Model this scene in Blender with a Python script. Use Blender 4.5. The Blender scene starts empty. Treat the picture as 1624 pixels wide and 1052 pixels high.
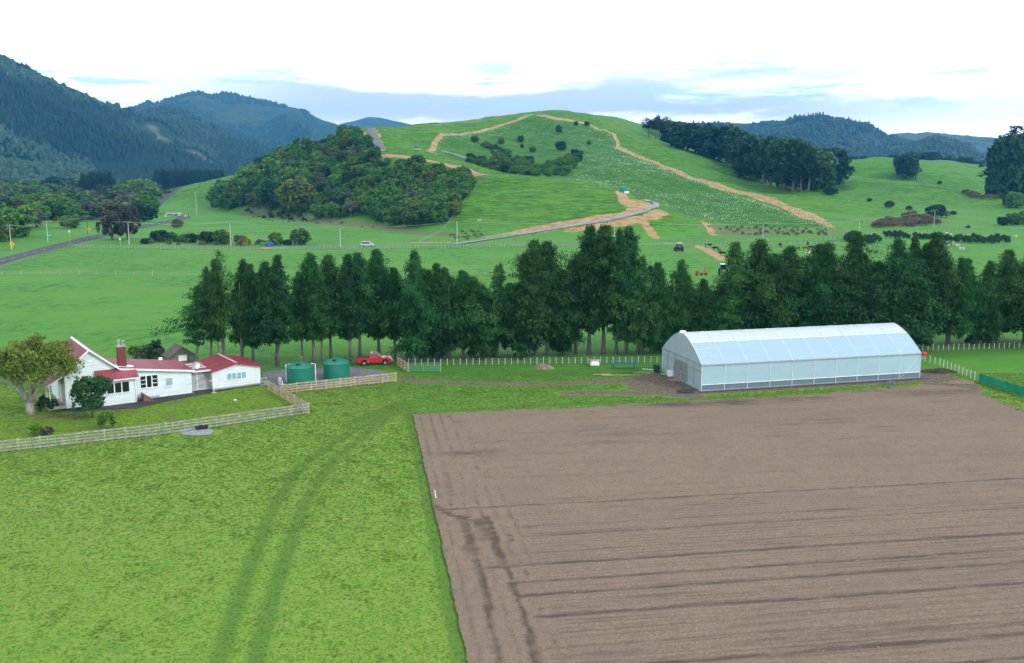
import bpy, math, random
import numpy as np
from mathutils import Vector, Matrix
from mathutils.geometry import tessellate_polygon
SC = bpy.context.scene
COL = SC.collection
R = math.radians
rnd = random.Random(11)
npr = np.random.default_rng(7)
EXPO = 0.17
HAZE = 0.000105
# ---------------------------------------------------------------- camera
CAM_H, PITCH, FOC = 26.5, R(9.45), 1550.0
cd = bpy.data.cameras.new('camera'); cam = bpy.data.objects.new('camera', cd); COL.objects.link(cam)
cd.sensor_width = 36.0; cd.lens = 36.0*FOC/1624.0; cd.clip_start = 0.5; cd.clip_end = 40000
cam.location = (0, 0, CAM_H); cam.rotation_euler = (R(90)-PITCH, 0, 0)
SC.camera = cam
CP, SP = math.cos(PITCH), math.sin(PITCH)
def ray(px, py):
    u = (px-812)/FOC; v = (526-py)/FOC
    return (u, CP+v*SP, -SP+v*CP)
def G(px, py, z=0.0):
    d = ray(px, py); t = (z-CAM_H)/d[2]
    return (d[0]*t, d[1]*t)
def PY(px, py, Y):
    d = ray(px, py); t = Y/d[1]
    return (d[0]*t, Y, CAM_H+d[2]*t)
def proj(x, y, z):
    z = z-CAM_H
    c = y*CP-z*SP; up = y*SP+z*CP
    return 812+FOC*x/c, 526-FOC*up/c
# ---------------------------------------------------------------- node helpers
def nd(nt, typ, ins=None, out=0, **props):
    n = nt.nodes.new(typ)
    for k, v in props.items(): setattr(n, k, v)
    for k, v in (ins or {}).items():
        s = n.inputs[k]
        if isinstance(v, bpy.types.NodeSocket): nt.links.new(v, s)
        else: s.default_value = v
    return n.outputs[out]
def c4(c): return (c[0], c[1], c[2], 1.0)
def mixc(nt, f, a, b):
    a = c4(a) if isinstance(a, tuple) and len(a) == 3 else a
    b = c4(b) if isinstance(b, tuple) and len(b) == 3 else b
    return nd(nt, 'ShaderNodeMix', {0: f, 6: a, 7: b}, 2, data_type='RGBA')
def mth(nt, op, a, b=0.0, c=None):
    ins = {0: a, 1: b}
    if c is not None: ins[2] = c
    return nd(nt, 'ShaderNodeMath', ins, 0, operation=op)
def smooth(nt, v, lo, hi, a=0.0, b=1.0):
    return nd(nt, 'ShaderNodeMapRange', {0: v, 1: lo, 2: hi, 3: a, 4: b}, 0, interpolation_type='SMOOTHSTEP')
def noise(nt, vec, scale, detail=3.0, rough=0.55):
    return nd(nt, 'ShaderNodeTexNoise', {'Vector': vec, 'Scale': scale, 'Detail': detail, 'Roughness': rough}, 0)
def mapping(nt, vec, scale=(1, 1, 1), rot=(0, 0, 0)):
    return nd(nt, 'ShaderNodeMapping', {'Vector': vec, 'Scale': scale, 'Rotation': rot}, 0)
def attr(nt, name):
    return nd(nt, 'ShaderNodeAttribute', None, 2, attribute_name=name)
def newmat(name):
    m = bpy.data.materials.new(name); m.use_nodes = True
    nt = m.node_tree; nt.nodes.clear()
    return m, nt
def finish(nt, shader):
    o = nt.nodes.new('ShaderNodeOutputMaterial'); nt.links.new(shader, o.inputs['Surface'])
def bump(nt, h, strength=0.5, dist=0.1):
    return nd(nt, 'ShaderNodeBump', {'Strength': strength, 'Distance': dist, 'Height': h}, 0)
def principled(nt, col, rough=0.6, spec=0.3, metal=0.0, normal=None, **kw):
    ins = {'Base Color': c4(col) if isinstance(col, tuple) and len(col) == 3 else col, 'Roughness': rough, 'Specular IOR Level': spec, 'Metallic': metal}
    if normal is not None: ins['Normal'] = normal
    ins.update(kw)
    return nd(nt, 'ShaderNodeBsdfPrincipled', ins, 0)
def simple(name, col, rough=0.6, spec=0.3, metal=0.0, var=0.12, scale=3.0, bmp=0.0):
    """painted / wooden / metal surface with gentle wear"""
    m, nt = newmat(name)
    pos = nd(nt, 'ShaderNodeTexCoord', None, 3)
    n = noise(nt, pos, scale, 4.0)
    lo = tuple(c*(1-var) for c in col); hi = tuple(min(1, c*(1+var)) for c in col)
    cc = mixc(nt, smooth(nt, n, 0.35, 0.65), lo, hi)
    nor = bump(nt, noise(nt, pos, scale*6, 3.0), bmp, 0.02) if bmp else None
    finish(nt, principled(nt, cc, rough, spec, metal, nor))
    return m
# ---------------------------------------------------------------- mesh helpers
def mesh_np(name, verts, faces, mat=None, smooth_=False, mats=None, fmat=None):
    """faces: (N,3) or (N,4) int array or list of arrays"""
    me = bpy.data.meshes.new(name)
    verts = np.asarray(verts, dtype=np.float32)
    fl = faces if isinstance(faces, list) else [faces]
    fl = [np.asarray(f, dtype=np.int32) for f in fl if len(f)]
    nl = sum(f.size for f in fl); nf = sum(len(f) for f in fl)
    me.vertices.add(len(verts)); me.vertices.foreach_set('co', verts.ravel())
    me.loops.add(nl); me.loops.foreach_set('vertex_index', np.concatenate([f.ravel() for f in fl]))
    tot = np.concatenate([np.full(len(f), f.shape[1], dtype=np.int32) for f in fl])
    start = np.concatenate([[0], np.cumsum(tot)[:-1]]).astype(np.int32)
    me.polygons.add(nf); me.polygons.foreach_set('loop_start', start); me.polygons.foreach_set('loop_total', tot)
    if smooth_: me.polygons.foreach_set('use_smooth', np.ones(nf, dtype=bool))
    for m in (mats or ([mat] if mat else [])): me.materials.append(m)
    if fmat is not None: me.polygons.foreach_set('material_index', np.asarray(fmat, dtype=np.int32))
    me.update(calc_edges=True)
    return me
def fattr(me, name, vals):
    a = me.attributes.new(name, 'FLOAT', 'POINT'); a.data.foreach_set('value', np.asarray(vals, dtype=np.float32))
def tag(o, label=None, cat=None, group=None, kind=None):
    if label: o['label'] = label
    if cat: o['category'] = cat
    if group: o['group'] = group
    if kind: o['kind'] = kind
    return o
def link(name, me, parent=None, loc=None, rot=None):
    o = bpy.data.objects.new(name, me); COL.objects.link(o)
    if parent is not None: o.parent = parent
    if loc is not None: o.location = loc
    if rot is not None: o.rotation_euler = rot
    return o
def empty(name, loc=(0, 0, 0), rz=0.0, label=None, cat=None, group=None):
    o = bpy.data.objects.new(name, None); COL.objects.link(o)
    o.location = loc; o.rotation_euler = (0, 0, rz); o.empty_display_size = 0.3
    return tag(o, label, cat, group)
KIDS = {}
def copy_tree(o, parent=None, depth=0):
    c = o.copy(); COL.objects.link(c)
    if parent is not None: c.parent = parent
    for ch in list(o.children): copy_tree(ch, c)
    return c
class MB:
    """collects shapes and links them as ONE mesh object"""
    def __init__(s): s.v = []; s.f = []
    def add(s, vs, fs):
        o = len(s.v); s.v += [tuple(v) for v in vs]; s.f += [tuple(i+o for i in f) for f in fs]; return s
    def box(s, c, size, rz=0.0, taper=1.0, ry=0.0, rx=0.0):
        m = Matrix.Rotation(rz, 3, 'Z') @ Matrix.Rotation(ry, 3, 'Y') @ Matrix.Rotation(rx, 3, 'X')
        vs = []
        for z in (-.5, .5):
            t = taper if z > 0 else 1.0
            for x, y in ((-.5, -.5), (.5, -.5), (.5, .5), (-.5, .5)):
                vs.append(Vector(c) + m @ Vector((x*size[0]*t, y*size[1]*t, z*size[2])))
        return s.add(vs, [(3, 2, 1, 0), (4, 5, 6, 7), (0, 1, 5, 4), (1, 2, 6, 5), (2, 3, 7, 6), (3, 0, 4, 7)])
    def tube(s, pts, rad, n=8, caps=True):
        pts = [Vector(p) for p in pts]
        if not isinstance(rad, (list, tuple)): rad = [rad]*len(pts)
        vs = []
        for i, p in enumerate(pts):
            d = (pts[min(i+1, len(pts)-1)] - pts[max(i-1, 0)])
            if d.length < 1e-9: d = Vector((0, 0, 1))
            d.normalize()
            a = d.cross(Vector((0, 0, 1))) if abs(d.z) < .95 else d.cross(Vector((1, 0, 0)))
            a.normalize(); b = a.cross(d)
            for k in range(n):
                t = 2*math.pi*k/n
                vs.append(p + (a*math.cos(t) + b*math.sin(t))*rad[i])
        fs = []
        for i in range(len(pts)-1):
            for k in range(n):
                q = (k+1) % n
                fs.append((i*n+k, i*n+q, (i+1)*n+q, (i+1)*n+k))
        if caps:
            fs.append(tuple(range(n-1, -1, -1))); fs.append(tuple((len(pts)-1)*n+k for k in range(n)))
        return s.add(vs, fs)
    def prism(s, prof, y0, y1, inset=None):
        """profile in xz extruded along y (ccw seen from -y)"""
        n = len(prof); vs = [(x, y0, z) for x, z in prof] + [(x, y1, z) for x, z in prof]
        fs = [tuple(range(n)), tuple(range(2*n-1, n-1, -1))]
        fs += [((i+1) % n, i, n+i, n+(i+1) % n) for i in range(n)]
        return s.add(vs, fs)
    def lathe(s, prof, n=32, c=(0, 0, 0)):
        vs = []
        for r, z in prof:
            for k in range(n):
                t = 2*math.pi*k/n; vs.append((c[0]+r*math.cos(t), c[1]+r*math.sin(t), c[2]+z))
        fs = [(i*n+k, i*n+(k+1) % n, (i+1)*n+(k+1) % n, (i+1)*n+k) for i in range(len(prof)-1) for k in range(n)]
        return s.add(vs, fs)
    def quad(s, a, b, c, d): return s.add([a, b, c, d], [(0, 1, 2, 3)])
    def build(s, name, mat, parent=None, smooth_=False, loc=None, bevel=0.0):
        me = bpy.data.meshes.new(name); me.from_pydata(s.v, [], s.f); me.update()
        if mat: me.materials.append(mat)
        if smooth_:
            me.polygons.foreach_set('use_smooth', [True]*len(me.polygons))
            me.set_sharp_from_angle(angle=R(40))
        o = link(name, me, parent, loc)
        if bevel:
            b = o.modifiers.new('bevel', 'BEVEL'); b.width = bevel; b.segments = 2; b.limit_method = 'ANGLE'
        return o
# ---------------------------------------------------------------- numpy noise and geometry
_T = npr.random((256, 256)).astype(np.float64)
def vnoise(x, y):
    x = np.asarray(x, float); y = np.asarray(y, float)
    xi = np.floor(x).astype(int); yi = np.floor(y).astype(int)
    fx = x-xi; fy = y-yi
    fx = fx*fx*fx*(fx*(fx*6-15)+10); fy = fy*fy*fy*(fy*(fy*6-15)+10)
    a = _T[xi & 255, yi & 255]; b = _T[(xi+1) & 255, yi & 255]; c = _T[xi & 255, (yi+1) & 255]; d = _T[(xi+1) & 255, (yi+1) & 255]
    return (a*(1-fx)+b*fx)*(1-fy)+(c*(1-fx)+d*fx)*fy
def fbm(x, y, o=4, g=0.5):
    s = 0.0; a = 1.0; t = 0.0
    for i in range(o):
        s = s+a*(vnoise(x*2**i+17.3*i, y*2**i+5.1*i)-.5); t += a; a *= g
    return s/t
def seg_dist(px, py, poly, closed=False):
    d = np.full(px.shape, 1e9)
    n = len(poly)
    for i in range(n if closed else n-1):
        ax, ay = poly[i]; bx, by = poly[(i+1) % n]
        dx, dy = bx-ax, by-ay; L = dx*dx+dy*dy+1e-12
        t = np.clip(((px-ax)*dx+(py-ay)*dy)/L, 0, 1)
        d = np.minimum(d, np.hypot(px-ax-t*dx, py-ay-t*dy))
    return d
def inside(px, py, poly):
    r = np.zeros(px.shape, bool); n = len(poly)
    for i in range(n):
        x0, y0 = poly[i]; x1, y1 = poly[(i+1) % n]
        c = ((y0 > py) != (y1 > py))
        with np.errstate(divide='ignore', invalid='ignore'):
            r ^= c & (px < (x1-x0)*(py-y0)/(y1-y0+1e-12)+x0)
    return r
def sstep(x, a, b):
    t = np.clip((x-a)/(b-a), 0, 1); return t*t*(3-2*t)
# ---------------------------------------------------------------- the land's shape
K = 1.227
CTRL = [  # photo direction and distance of points on the hills
 # base of the front face and of the bush flank
 (640,369,345),(560,360,370),(500,351,405),(420,343,455),(335,333,520),(700,378,318),(780,383,305),(900,386,298),(1050,385,300),(1140,372,320),
 (1250,366,337),(1320,362,348),(1420,356,378),(1540,351,400),(1620,348,420),
 # front face and spur crest
 (640,335,385),(700,330,365),(740,305,385),(820,330,345),(900,330,340),(960,340,326),(1040,345,322),(860,300,375),
 (750,277,412),(800,277,410),(880,284,400),(940,292,386),(985,304,370),(1020,318,352),(1045,328,343),(1090,347,330),(690,300,420),
 # bush flank and left ridge
 (620,250,440),(660,250,460),(590,206,520),(560,205,560),(545,214,545),(500,245,530),(450,272,520),(400,296,515),(350,328,530),
 (600,300,415),(520,310,440),(450,315,470),(400,320,490),(560,260,460),
 # top
 (610,203,575),(640,200,600),(680,197,620),(700,205,590),(760,188,680),(850,181,700),(890,175,720),(930,178,720),(960,185,700),
 (820,186,650),(840,181,640),(930,196,640),(975,213,600),(985,236,560),(1040,256,510),(1100,283,470),(1200,319,405),(1280,347,365),
 (740,211,585),(705,215,545),(688,240,500),(660,222,530),(640,236,490),
 # bowl
 (720,245,505),(760,250,500),(760,228,545),(800,262,480),(830,240,540),(885,207,610),(930,250,520),(880,276,450),(850,285,428),(930,275,462),(840,205,610),
 (1000,280,450),(960,262,480),(1050,300,430),(1100,330,385),(1200,345,365),(1060,330,360),
 # right ridge
 (1000,205,670),(1030,215,650),(1100,241,600),(1150,263,555),(1210,289,500),(1300,306,460),(1400,331,420),(1500,352,392),(1150,290,500),(1250,325,420),
 # gully behind and second hill
 (1300,310,560),(1400,322,520),(1480,335,470),(1330,300,590),(1310,252,720),(1400,253,720),(1340,275,650),(1380,300,590),(1440,286,610),(1470,300,560),(1520,303,560),(1560,315,520),(1600,330,480),
 (1480,254,830),(1560,266,800),(1620,282,770),
 (975,187,860),(1010,196,860),(1040,206,840),(1100,258,740),(1160,268,720),(1230,270,700),(1280,268,760),(1200,262,880),(1100,240,860),
]
ZERO = [(-60,270),(0,270),(60,268),(120,270),(200,275),(280,280),(400,290),(-120,280),(-180,330),(-230,400),(-270,480),(-300,560),(-330,660),(-350,780),(-330,950),
        (0,235),(150,235),(300,235),(-150,235),(-300,300),(550,300),(-500,500),(-500,800),(-200,1000),(300,330),(260,315),(200,308),(120,300),(340,375)]
LOW = [(270,668,13),(274,628,6),(292,590,3),(240,700,19),(200,610,12),(345,570,3),(-240,760,10),(-150,900,20),(0,1000,35),(200,1100,20),(400,1050,22),(620,800,25),(550,600,18),(480,420,2),(700,500,5),(520,1000,22)]
pts = [PY(a, b, Y*K) for a, b, Y in CTRL]
pts += [(x*K, y*K, 0.0) for x, y in ZERO] + [(x*K, y*K, z) for x, y, z in LOW]
pts = np.array(pts); PX_, PZ_ = pts[:, :2]/100.0, pts[:, 2]
def _phi(r2): return 0.5*r2*np.log(r2+1e-9)
_n = len(pts); _A = np.zeros((_n+3, _n+3))
_d2 = ((PX_[:, None]-PX_[None])**2).sum(-1)
_A[:_n, :_n] = _phi(_d2)+np.eye(_n)*0.004
_A[:_n, _n] = 1; _A[:_n, _n+1:] = PX_; _A[_n, :_n] = 1; _A[_n+1:, :_n] = PX_.T
_W = np.linalg.solve(_A, np.concatenate([PZ_, np.zeros(3)]))
def Zf(x, y):
    """height of the ground"""
    x = np.asarray(x, float); y = np.asarray(y, float); sh = x.shape
    xs = x.ravel(); ys = y.ravel(); out = np.zeros(xs.shape)
    sel = np.where((ys > 300) & (ys < 1500) & (np.abs(xs) < 1000))[0]
    for c in range(0, len(sel), 20000):
        i = sel[c:c+20000]
        q = np.stack([xs[i], ys[i]], 1)/100.0
        r2 = ((q[:, None]-PX_[None])**2).sum(-1)
        z = _phi(r2) @ _W[:_n]+_W[_n]+q @ _W[_n+1:]
        z = z+(fbm(xs[i]/38., ys[i]/38., 4)*3.6-np.abs(fbm(xs[i]/46.+9, ys[i]/46.+4, 3))*6.5+.7+fbm(xs[i]/9., ys[i]/9., 3)*0.7)*sstep(z, 2, 14)
        z = 0.5*(z-.6+np.sqrt((z-.6)**2+1.2))-0.28
        w = sstep(ys[i], 320, 365)*(1-sstep(ys[i], 1150, 1480))*(1-sstep(np.abs(xs[i]-150), 520, 780))
        out[i] = np.clip(z, 0, 140)*w
    return out.reshape(sh)
_gx = np.arange(-760, 940, 2.0); _gy = np.arange(300, 1480, 2.0)
_GZ = Zf(*np.meshgrid(_gx, _gy))
def Zq(x, y):
    """the same height read from a fine table"""
    u = np.clip((x+760)/2.0, 0, len(_gx)-1.01); v = np.clip((y-300)/2.0, 0, len(_gy)-1.01)
    i = u.astype(int); j = v.astype(int); fx = u-i; fy = v-j
    return (_GZ[j, i]*(1-fx)+_GZ[j, i+1]*fx)*(1-fy)+(_GZ[j+1, i]*(1-fx)+_GZ[j+1, i+1]*fx)*fy
_YS = np.concatenate([np.arange(45, 320, 2.0), np.arange(320, 1460, 1.2)])
def HIT(px, py):
    """where the sight line meets the land"""
    d = ray(px, py); t = _YS/d[1]
    zr = CAM_H+d[2]*t; zt = Zq(d[0]*t, _YS)
    b = np.where(zr < zt)[0]
    if len(b) == 0: return None
    k = b[0]
    if k == 0: return (d[0]*t[0], _YS[0], float(zt[0]))
    a0 = zr[k-1]-zt[k-1]; a1 = zt[k]-zr[k]; f = a0/(a0+a1+1e-9)
    Y = _YS[k-1]+(_YS[k]-_YS[k-1])*f; x = d[0]*Y/d[1]
    return (x, Y, float(Zq(np.array([x]), np.array([Y]))[0]))
def HXY(l):
    o = []
    for a, b in l:
        h = HIT(a, b)
        if h: o.append(h[:2])
    return o
def zat(x, y): return float(Zf(np.array([x]), np.array([y]))[0])
# ---------------------------------------------------------------- sky, sun, air
SC.view_settings.view_transform = 'Standard'; SC.view_settings.look = 'None'
SC.view_settings.exposure = EXPO; SC.view_settings.gamma = 1.0
W = bpy.data.worlds.new('World'); SC.world = W; W.use_nodes = True
nt = W.node_tree; nt.nodes.clear()
SUN_EL, SUN_ROT = R(36), R(122)
sky = nd(nt, 'ShaderNodeTexSky', None, 0, sky_type='NISHITA', sun_disc=False, sun_elevation=SUN_EL, sun_rotation=SUN_ROT)
dirv = nd(nt, 'ShaderNodeTexCoord', None, 0)
sep = nt.nodes.new('ShaderNodeSeparateXYZ'); nt.links.new(dirv, sep.inputs[0])
el = sep.outputs[2]
cm = mapping(nt, dirv, (3.0, 3.0, 17.0))
cn = noise(nt, cm, 1.3, 6.0, 0.55)
cn2 = noise(nt, mapping(nt, dirv, (5.0, 5.0, 40.0)), 1.7, 5.0, 0.6)
band = mth(nt, 'MULTIPLY', smooth(nt, el, 0.02, 0.055), smooth(nt, el, 0.135, 0.075))
side = mth(nt, 'MULTIPLY', smooth(nt, sep.outputs[0], -0.5, -0.17), smooth(nt, sep.outputs[0], 0.62, 0.2))
grey = mth(nt, 'MULTIPLY', mth(nt, 'MULTIPLY', band, side), smooth(nt, mth(nt, 'ADD', cn, mth(nt, 'MULTIPLY', side, 0.06)), 0.44, 0.60))
blue = mth(nt, 'MULTIPLY', mth(nt, 'MULTIPLY', band, smooth(nt, el, 0.05, 0.07)), smooth(nt, cn2, 0.52, 0.64))
thin = smooth(nt, noise(nt, mapping(nt, dirv, (1.6, 1.6, 3.0)), 1.5, 5.0), 0.35, 0.7, 0.02, 0.16)
cloud = mixc(nt, thin, (13.0, 13.8, 14.6), sky)
cloud = mixc(nt, grey, cloud, (4.7, 5.0, 5.5))
cloud = mixc(nt, mth(nt, 'MULTIPLY', blue, 0.9), cloud, (4.0, 5.5, 6.3))
glow = smooth(nt, el, 0.40, 0.12, 1.0, 1.95)
cloud = nd(nt, 'ShaderNodeVectorMath', {0: cloud, 'Scale': glow}, 0, operation='SCALE')
bg = nd(nt, 'ShaderNodeBackground', {'Color': cloud, 'Strength': 0.1})
o = nt.nodes.new('ShaderNodeOutputWorld'); nt.links.new(bg, o.inputs[0])
ld = bpy.data.lights.new('sun', 'SUN'); ld.energy = 2.0; ld.angle = R(11); ld.color = (1.0, 0.95, 0.86)
lo = bpy.data.objects.new('sun', ld); COL.objects.link(lo)
sd = Vector((math.sin(SUN_ROT)*math.cos(SUN_EL), math.cos(SUN_ROT)*math.cos(SUN_EL), math.sin(SUN_EL)))
lo.rotation_euler = (-sd).to_track_quat('-Z', 'Y').to_euler(); lo.location = (0, -20, 80)
if HAZE > 0:
    m, nt = newmat('air')
    v = nd(nt, 'ShaderNodeVolumePrincipled', {'Color': (0.09, 0.45, 0.92, 1), 'Density': HAZE, 'Anisotropy': 0.0})
    oo = nt.nodes.new('ShaderNodeOutputMaterial'); nt.links.new(v, oo.inputs['Volume'])
    hz = MB().box((0, 3400, 245), (11000, 8000, 494)).build('haze', m); hz['kind'] = 'stuff'
# ---------------------------------------------------------------- ground
def grass_colour(nt, pos):
    """shared by the turf sheet and the tufts standing on it"""
    n1 = noise(nt, pos, 0.035, 3.0); n2 = noise(nt, pos, 0.28, 4.0, 0.6); n3 = noise(nt, pos, 2.2, 4.0, 0.65); n4 = noise(nt, pos, 9.0, 3.0, 0.7)
    yel = attr(nt, 'yel'); rut_shade = attr(nt, 'rut_shade'); lawn = attr(nt, 'lawn')
    far = mixc(nt, smooth(nt, n2, 0.3, 0.7), (0.054, 0.186, 0.022), (0.080, 0.232, 0.028))
    nd5 = noise(nt, mapping(nt, pos, (.42, .26, 1)), 1.0, 4.0, .72)
    far = mixc(nt, smooth(nt, nd5, 0.50, 0.58, 0, 0.75), far, (0.020, 0.105, 0.020))
    far = mixc(nt, smooth(nt, n1, 0.35, 0.65), far, (0.080, 0.225, 0.028))
    near = mixc(nt, smooth(nt, n3, 0.3, 0.7), (0.100, 0.228, 0.026), (0.188, 0.290, 0.044))
    near = mixc(nt, smooth(nt, n2, 0.50, 0.72, 0, 0.4), near, (0.070, 0.205, 0.024))
    near = mixc(nt, smooth(nt, n1, 0.45, 0.7, 0, 0.55), near, (0.170, 0.245, 0.038))
    near = mixc(nt, smooth(nt, noise(nt, pos, 0.9, 4.0, .7), 0.52, 0.66, 0, 0.7), near, (0.215, 0.250, 0.065))
    far = mixc(nt, smooth(nt, noise(nt, mapping(nt, pos, (.016, .026, 1)), 1.0, 5.0, .65), 0.50, 0.66, 0, 0.6), far, (0.098, 0.215, 0.035))
    c = mixc(nt, yel, far, near)
    lw = mixc(nt, smooth(nt, n3, 0.35, 0.65), (0.066, 0.170, 0.014), (0.170, 0.260, 0.016))
    lw = mixc(nt, smooth(nt, n2, 0.52, 0.68), lw, (0.125, 0.140, 0.040))
    c = mixc(nt, lawn, c, lw)
    rr = smooth(nt, mth(nt, 'ADD', rut_shade, mth(nt, 'MULTIPLY', mth(nt, 'SUBTRACT', n3, 0.5), 1.8)), 0.30, 0.75)
    c = mixc(nt, mth(nt, 'MULTIPLY', rr, 0.6), c, (0.046, 0.130, 0.020))
    c = mixc(nt, smooth(nt, n4, 0.38, 0.70, 0.0, 0.5), c, mixc(nt, 0.5, c, (0.02, 0.07, 0.01)))
    return c, n2, n3, n4
def ground_material():
    m, nt = newmat('pasture')
    pos = nd(nt, 'ShaderNodeNewGeometry', None, 0)
    c, n2, n3, n4 = grass_colour(nt, pos)
    hill = attr(nt, 'hill'); dirt = attr(nt, 'dirt'); clay = attr(nt, 'clay'); rough = attr(nt, 'rough'); seed = attr(nt, 'seed')
    # hill pasture, with the small terraces stock tread along the contour
    terr = noise(nt, mapping(nt, pos, (0.045, 0.045, 1.15)), 1.0, 4.0, 0.62)
    terr2 = noise(nt, mapping(nt, pos, (0.16, 0.16, 3.2)), 1.0, 3.0, 0.6)
    hg = mixc(nt, smooth(nt, n2, 0.3, 0.7), (0.050, 0.168, 0.008), (0.082, 0.228, 0.012))
    hg = mixc(nt, smooth(nt, terr2, 0.50, 0.57, 0, 0.9), hg, (0.016, 0.066, 0.005))
    hg = mixc(nt, smooth(nt, terr, 0.45, 0.62, 0, 0.7), hg, (0.036, 0.105, 0.007))
    hg = mixc(nt, smooth(nt, noise(nt, pos, 0.03, 5.0, .65), 0.48, 0.66, 0, 0.55), hg, (0.098, 0.195, 0.018)); hg = mixc(nt, smooth(nt, noise(nt, pos, 0.09, 4.0, .7), 0.60, 0.70, 0, 0.55), hg, (0.085, 0.105, 0.032))
    c = mixc(nt, hill, c, hg)
    sg = mixc(nt, smooth(nt, noise(nt, pos, 0.12, 4.0), 0.4, 0.62), (0.030, 0.108, 0.008), (0.052, 0.158, 0.014))
    sg = mixc(nt, smooth(nt, noise(nt, pos, 0.55, 3.0), 0.5, 0.7, 0, 0.5), sg, (0.062, 0.125, 0.034))
    sg = mixc(nt, smooth(nt, terr2, 0.50, 0.66, 0, 0.7), sg, (0.014, 0.056, 0.010))
    c = mixc(nt, smooth(nt, mth(nt, 'ADD', seed, mth(nt, 'MULTIPLY', mth(nt, 'SUBTRACT', n2, 0.5), 0.5)), 0.3, 0.7), c, sg)
    rg = mixc(nt, smooth(nt, n3, 0.35, 0.65), (0.060, 0.095, 0.028), (0.165, 0.150, 0.080))
    c = mixc(nt, smooth(nt, mth(nt, 'ADD', rough, mth(nt, 'MULTIPLY', mth(nt, 'SUBTRACT', n2, 0.5), 1.3)), 0.4, 0.75, 0, 0.85), c, rg)
    # bare ground
    e1 = mth(nt, 'MULTIPLY', mth(nt, 'SUBTRACT', n3, 0.5), 1.1)
    e2 = mth(nt, 'MULTIPLY', mth(nt, 'SUBTRACT', n2, 0.5), 0.9)
    ds = mixc(nt, smooth(nt, n3, 0.3, 0.7), (0.085, 0.064, 0.047), (0.175, 0.140, 0.102))
    c = mixc(nt, smooth(nt, mth(nt, 'ADD', dirt, mth(nt, 'ADD', e1, e2)), 0.38, 0.72), c, ds)
    cl = mixc(nt, smooth(nt, n2, 0.3, 0.7), (0.245, 0.155, 0.062), (0.395, 0.280, 0.140))
    cl = mixc(nt, smooth(nt, n3, 0.5, 0.75, 0, 0.6), cl, (0.15, 0.13, 0.06))
    c = mixc(nt, smooth(nt, mth(nt, 'ADD', clay, mth(nt, 'ADD', mth(nt, 'MULTIPLY', e1, .6), e2)), 0.36, 0.62), c, cl)
    h = mth(nt, 'ADD', mth(nt, 'MULTIPLY', n4, 0.35), mth(nt, 'ADD', n3, mth(nt, 'MULTIPLY', n2, 1.2)))
    finish(nt, principled(nt, c, 0.85, 0.12, 0, bump(nt, h, 0.55, 0.16)))
    return m
MAT_GROUND = ground_material()
xs = np.concatenate([-np.geomspace(330, 9000, 26)[::-1], np.arange(-318, -80, 3.2), np.arange(-80, 80, 0.34), np.arange(80, 620, 2.6), np.geomspace(624, 9000, 24)])
ys = np.concatenate([-np.geomspace(60, 1500, 8)[::-1], np.linspace(-50, 40, 16), np.arange(44, 138, 0.34), np.arange(138, 336, 2.4), np.arange(336, 960, 2.0), np.arange(966, 1480, 9), np.geomspace(1500, 11000, 16)])
XG, YG = np.meshgrid(xs, ys)
ZG = Zf(XG, YG)
near = sstep(YG, 25, 40)*(1-sstep(YG, 120, 136))*(1-sstep(np.abs(XG), 70, 80))
ZG = ZG+near*(fbm(XG/1.3, YG/1.3, 3)*0.06-.03)
_fp = [G(*q) for q in [(655, 660), (860, 651), (1070, 640), (1280, 628), (1470, 612), (1535, 617), (1582, 637), (1622, 654)]]+[(57.0, 92), (58.5, 60), (60, 30), (0.6, 30)]
_sel = (YG > 28)&(YG < 125)&(XG > -14)&(XG < 64)
_d = seg_dist(XG[_sel], YG[_sel], _fp, True); _in = inside(XG[_sel], YG[_sel], _fp)
ZG[_sel] -= .09*np.where(_in, sstep(_d, .05, .5), 0)
nx, ny = len(xs), len(ys)
ii = (np.arange(ny-1)[:, None]*nx+np.arange(nx-1)[None]).ravel()
F = np.stack([ii, ii+1, ii+nx+1, ii+nx], 1)
me = mesh_np('ground', np.stack([XG.ravel(), YG.ravel(), ZG.ravel()], 1), F, MAT_GROUND, True)
ground = tag(link('ground', me), kind='structure')
def line_mask(polys, hill=False, base=None):
    """polys: list of (pixel polyline, width in m, soft edge in m)"""
    m = np.zeros(XG.shape) if base is None else base
    for pl, w, soft in polys:
        p = HXY(pl) if hill else [G(*q) for q in pl]
        if len(p) < 2: continue
        a = np.array(p); r = w/2+soft
        i0, i1 = np.searchsorted(ys, [a[:, 1].min()-r, a[:, 1].max()+r]); j0, j1 = np.searchsorted(xs, [a[:, 0].min()-r, a[:, 0].max()+r])
        if i1 <= i0 or j1 <= j0: continue
        d = seg_dist(XG[i0:i1, j0:j1], YG[i0:i1, j0:j1], p)
        m[i0:i1, j0:j1] = np.maximum(m[i0:i1, j0:j1], 1-sstep(d, w/2-soft*.5, w/2+soft))
    return m
def poly_mask(polys, hill=False, base=None):
    m = np.zeros(XG.shape) if base is None else base
    for pl, soft in polys:
        p = HXY(pl) if hill else [G(*q) for q in pl]
        a = np.array(p); r = soft
        i0, i1 = np.searchsorted(ys, [a[:, 1].min()-r, a[:, 1].max()+r]); j0, j1 = np.searchsorted(xs, [a[:, 0].min()-r, a[:, 0].max()+r])
        sx, sy = XG[i0:i1, j0:j1], YG[i0:i1, j0:j1]
        d = seg_dist(sx, sy, p, True); d = np.where(inside(sx, sy, p), d, -d)
        m[i0:i1, j0:j1] = np.maximum(m[i0:i1, j0:j1], sstep(d, -soft, soft))
    return m
FIELD_L = [(655, 660), (700, 850), (742, 1052)]
LAWN_PX = [(-40, 728), (0, 716), (240, 687), (490, 655), (425, 617), (413, 609), (300, 626), (217, 640), (110, 650), (-40, 610)]
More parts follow.
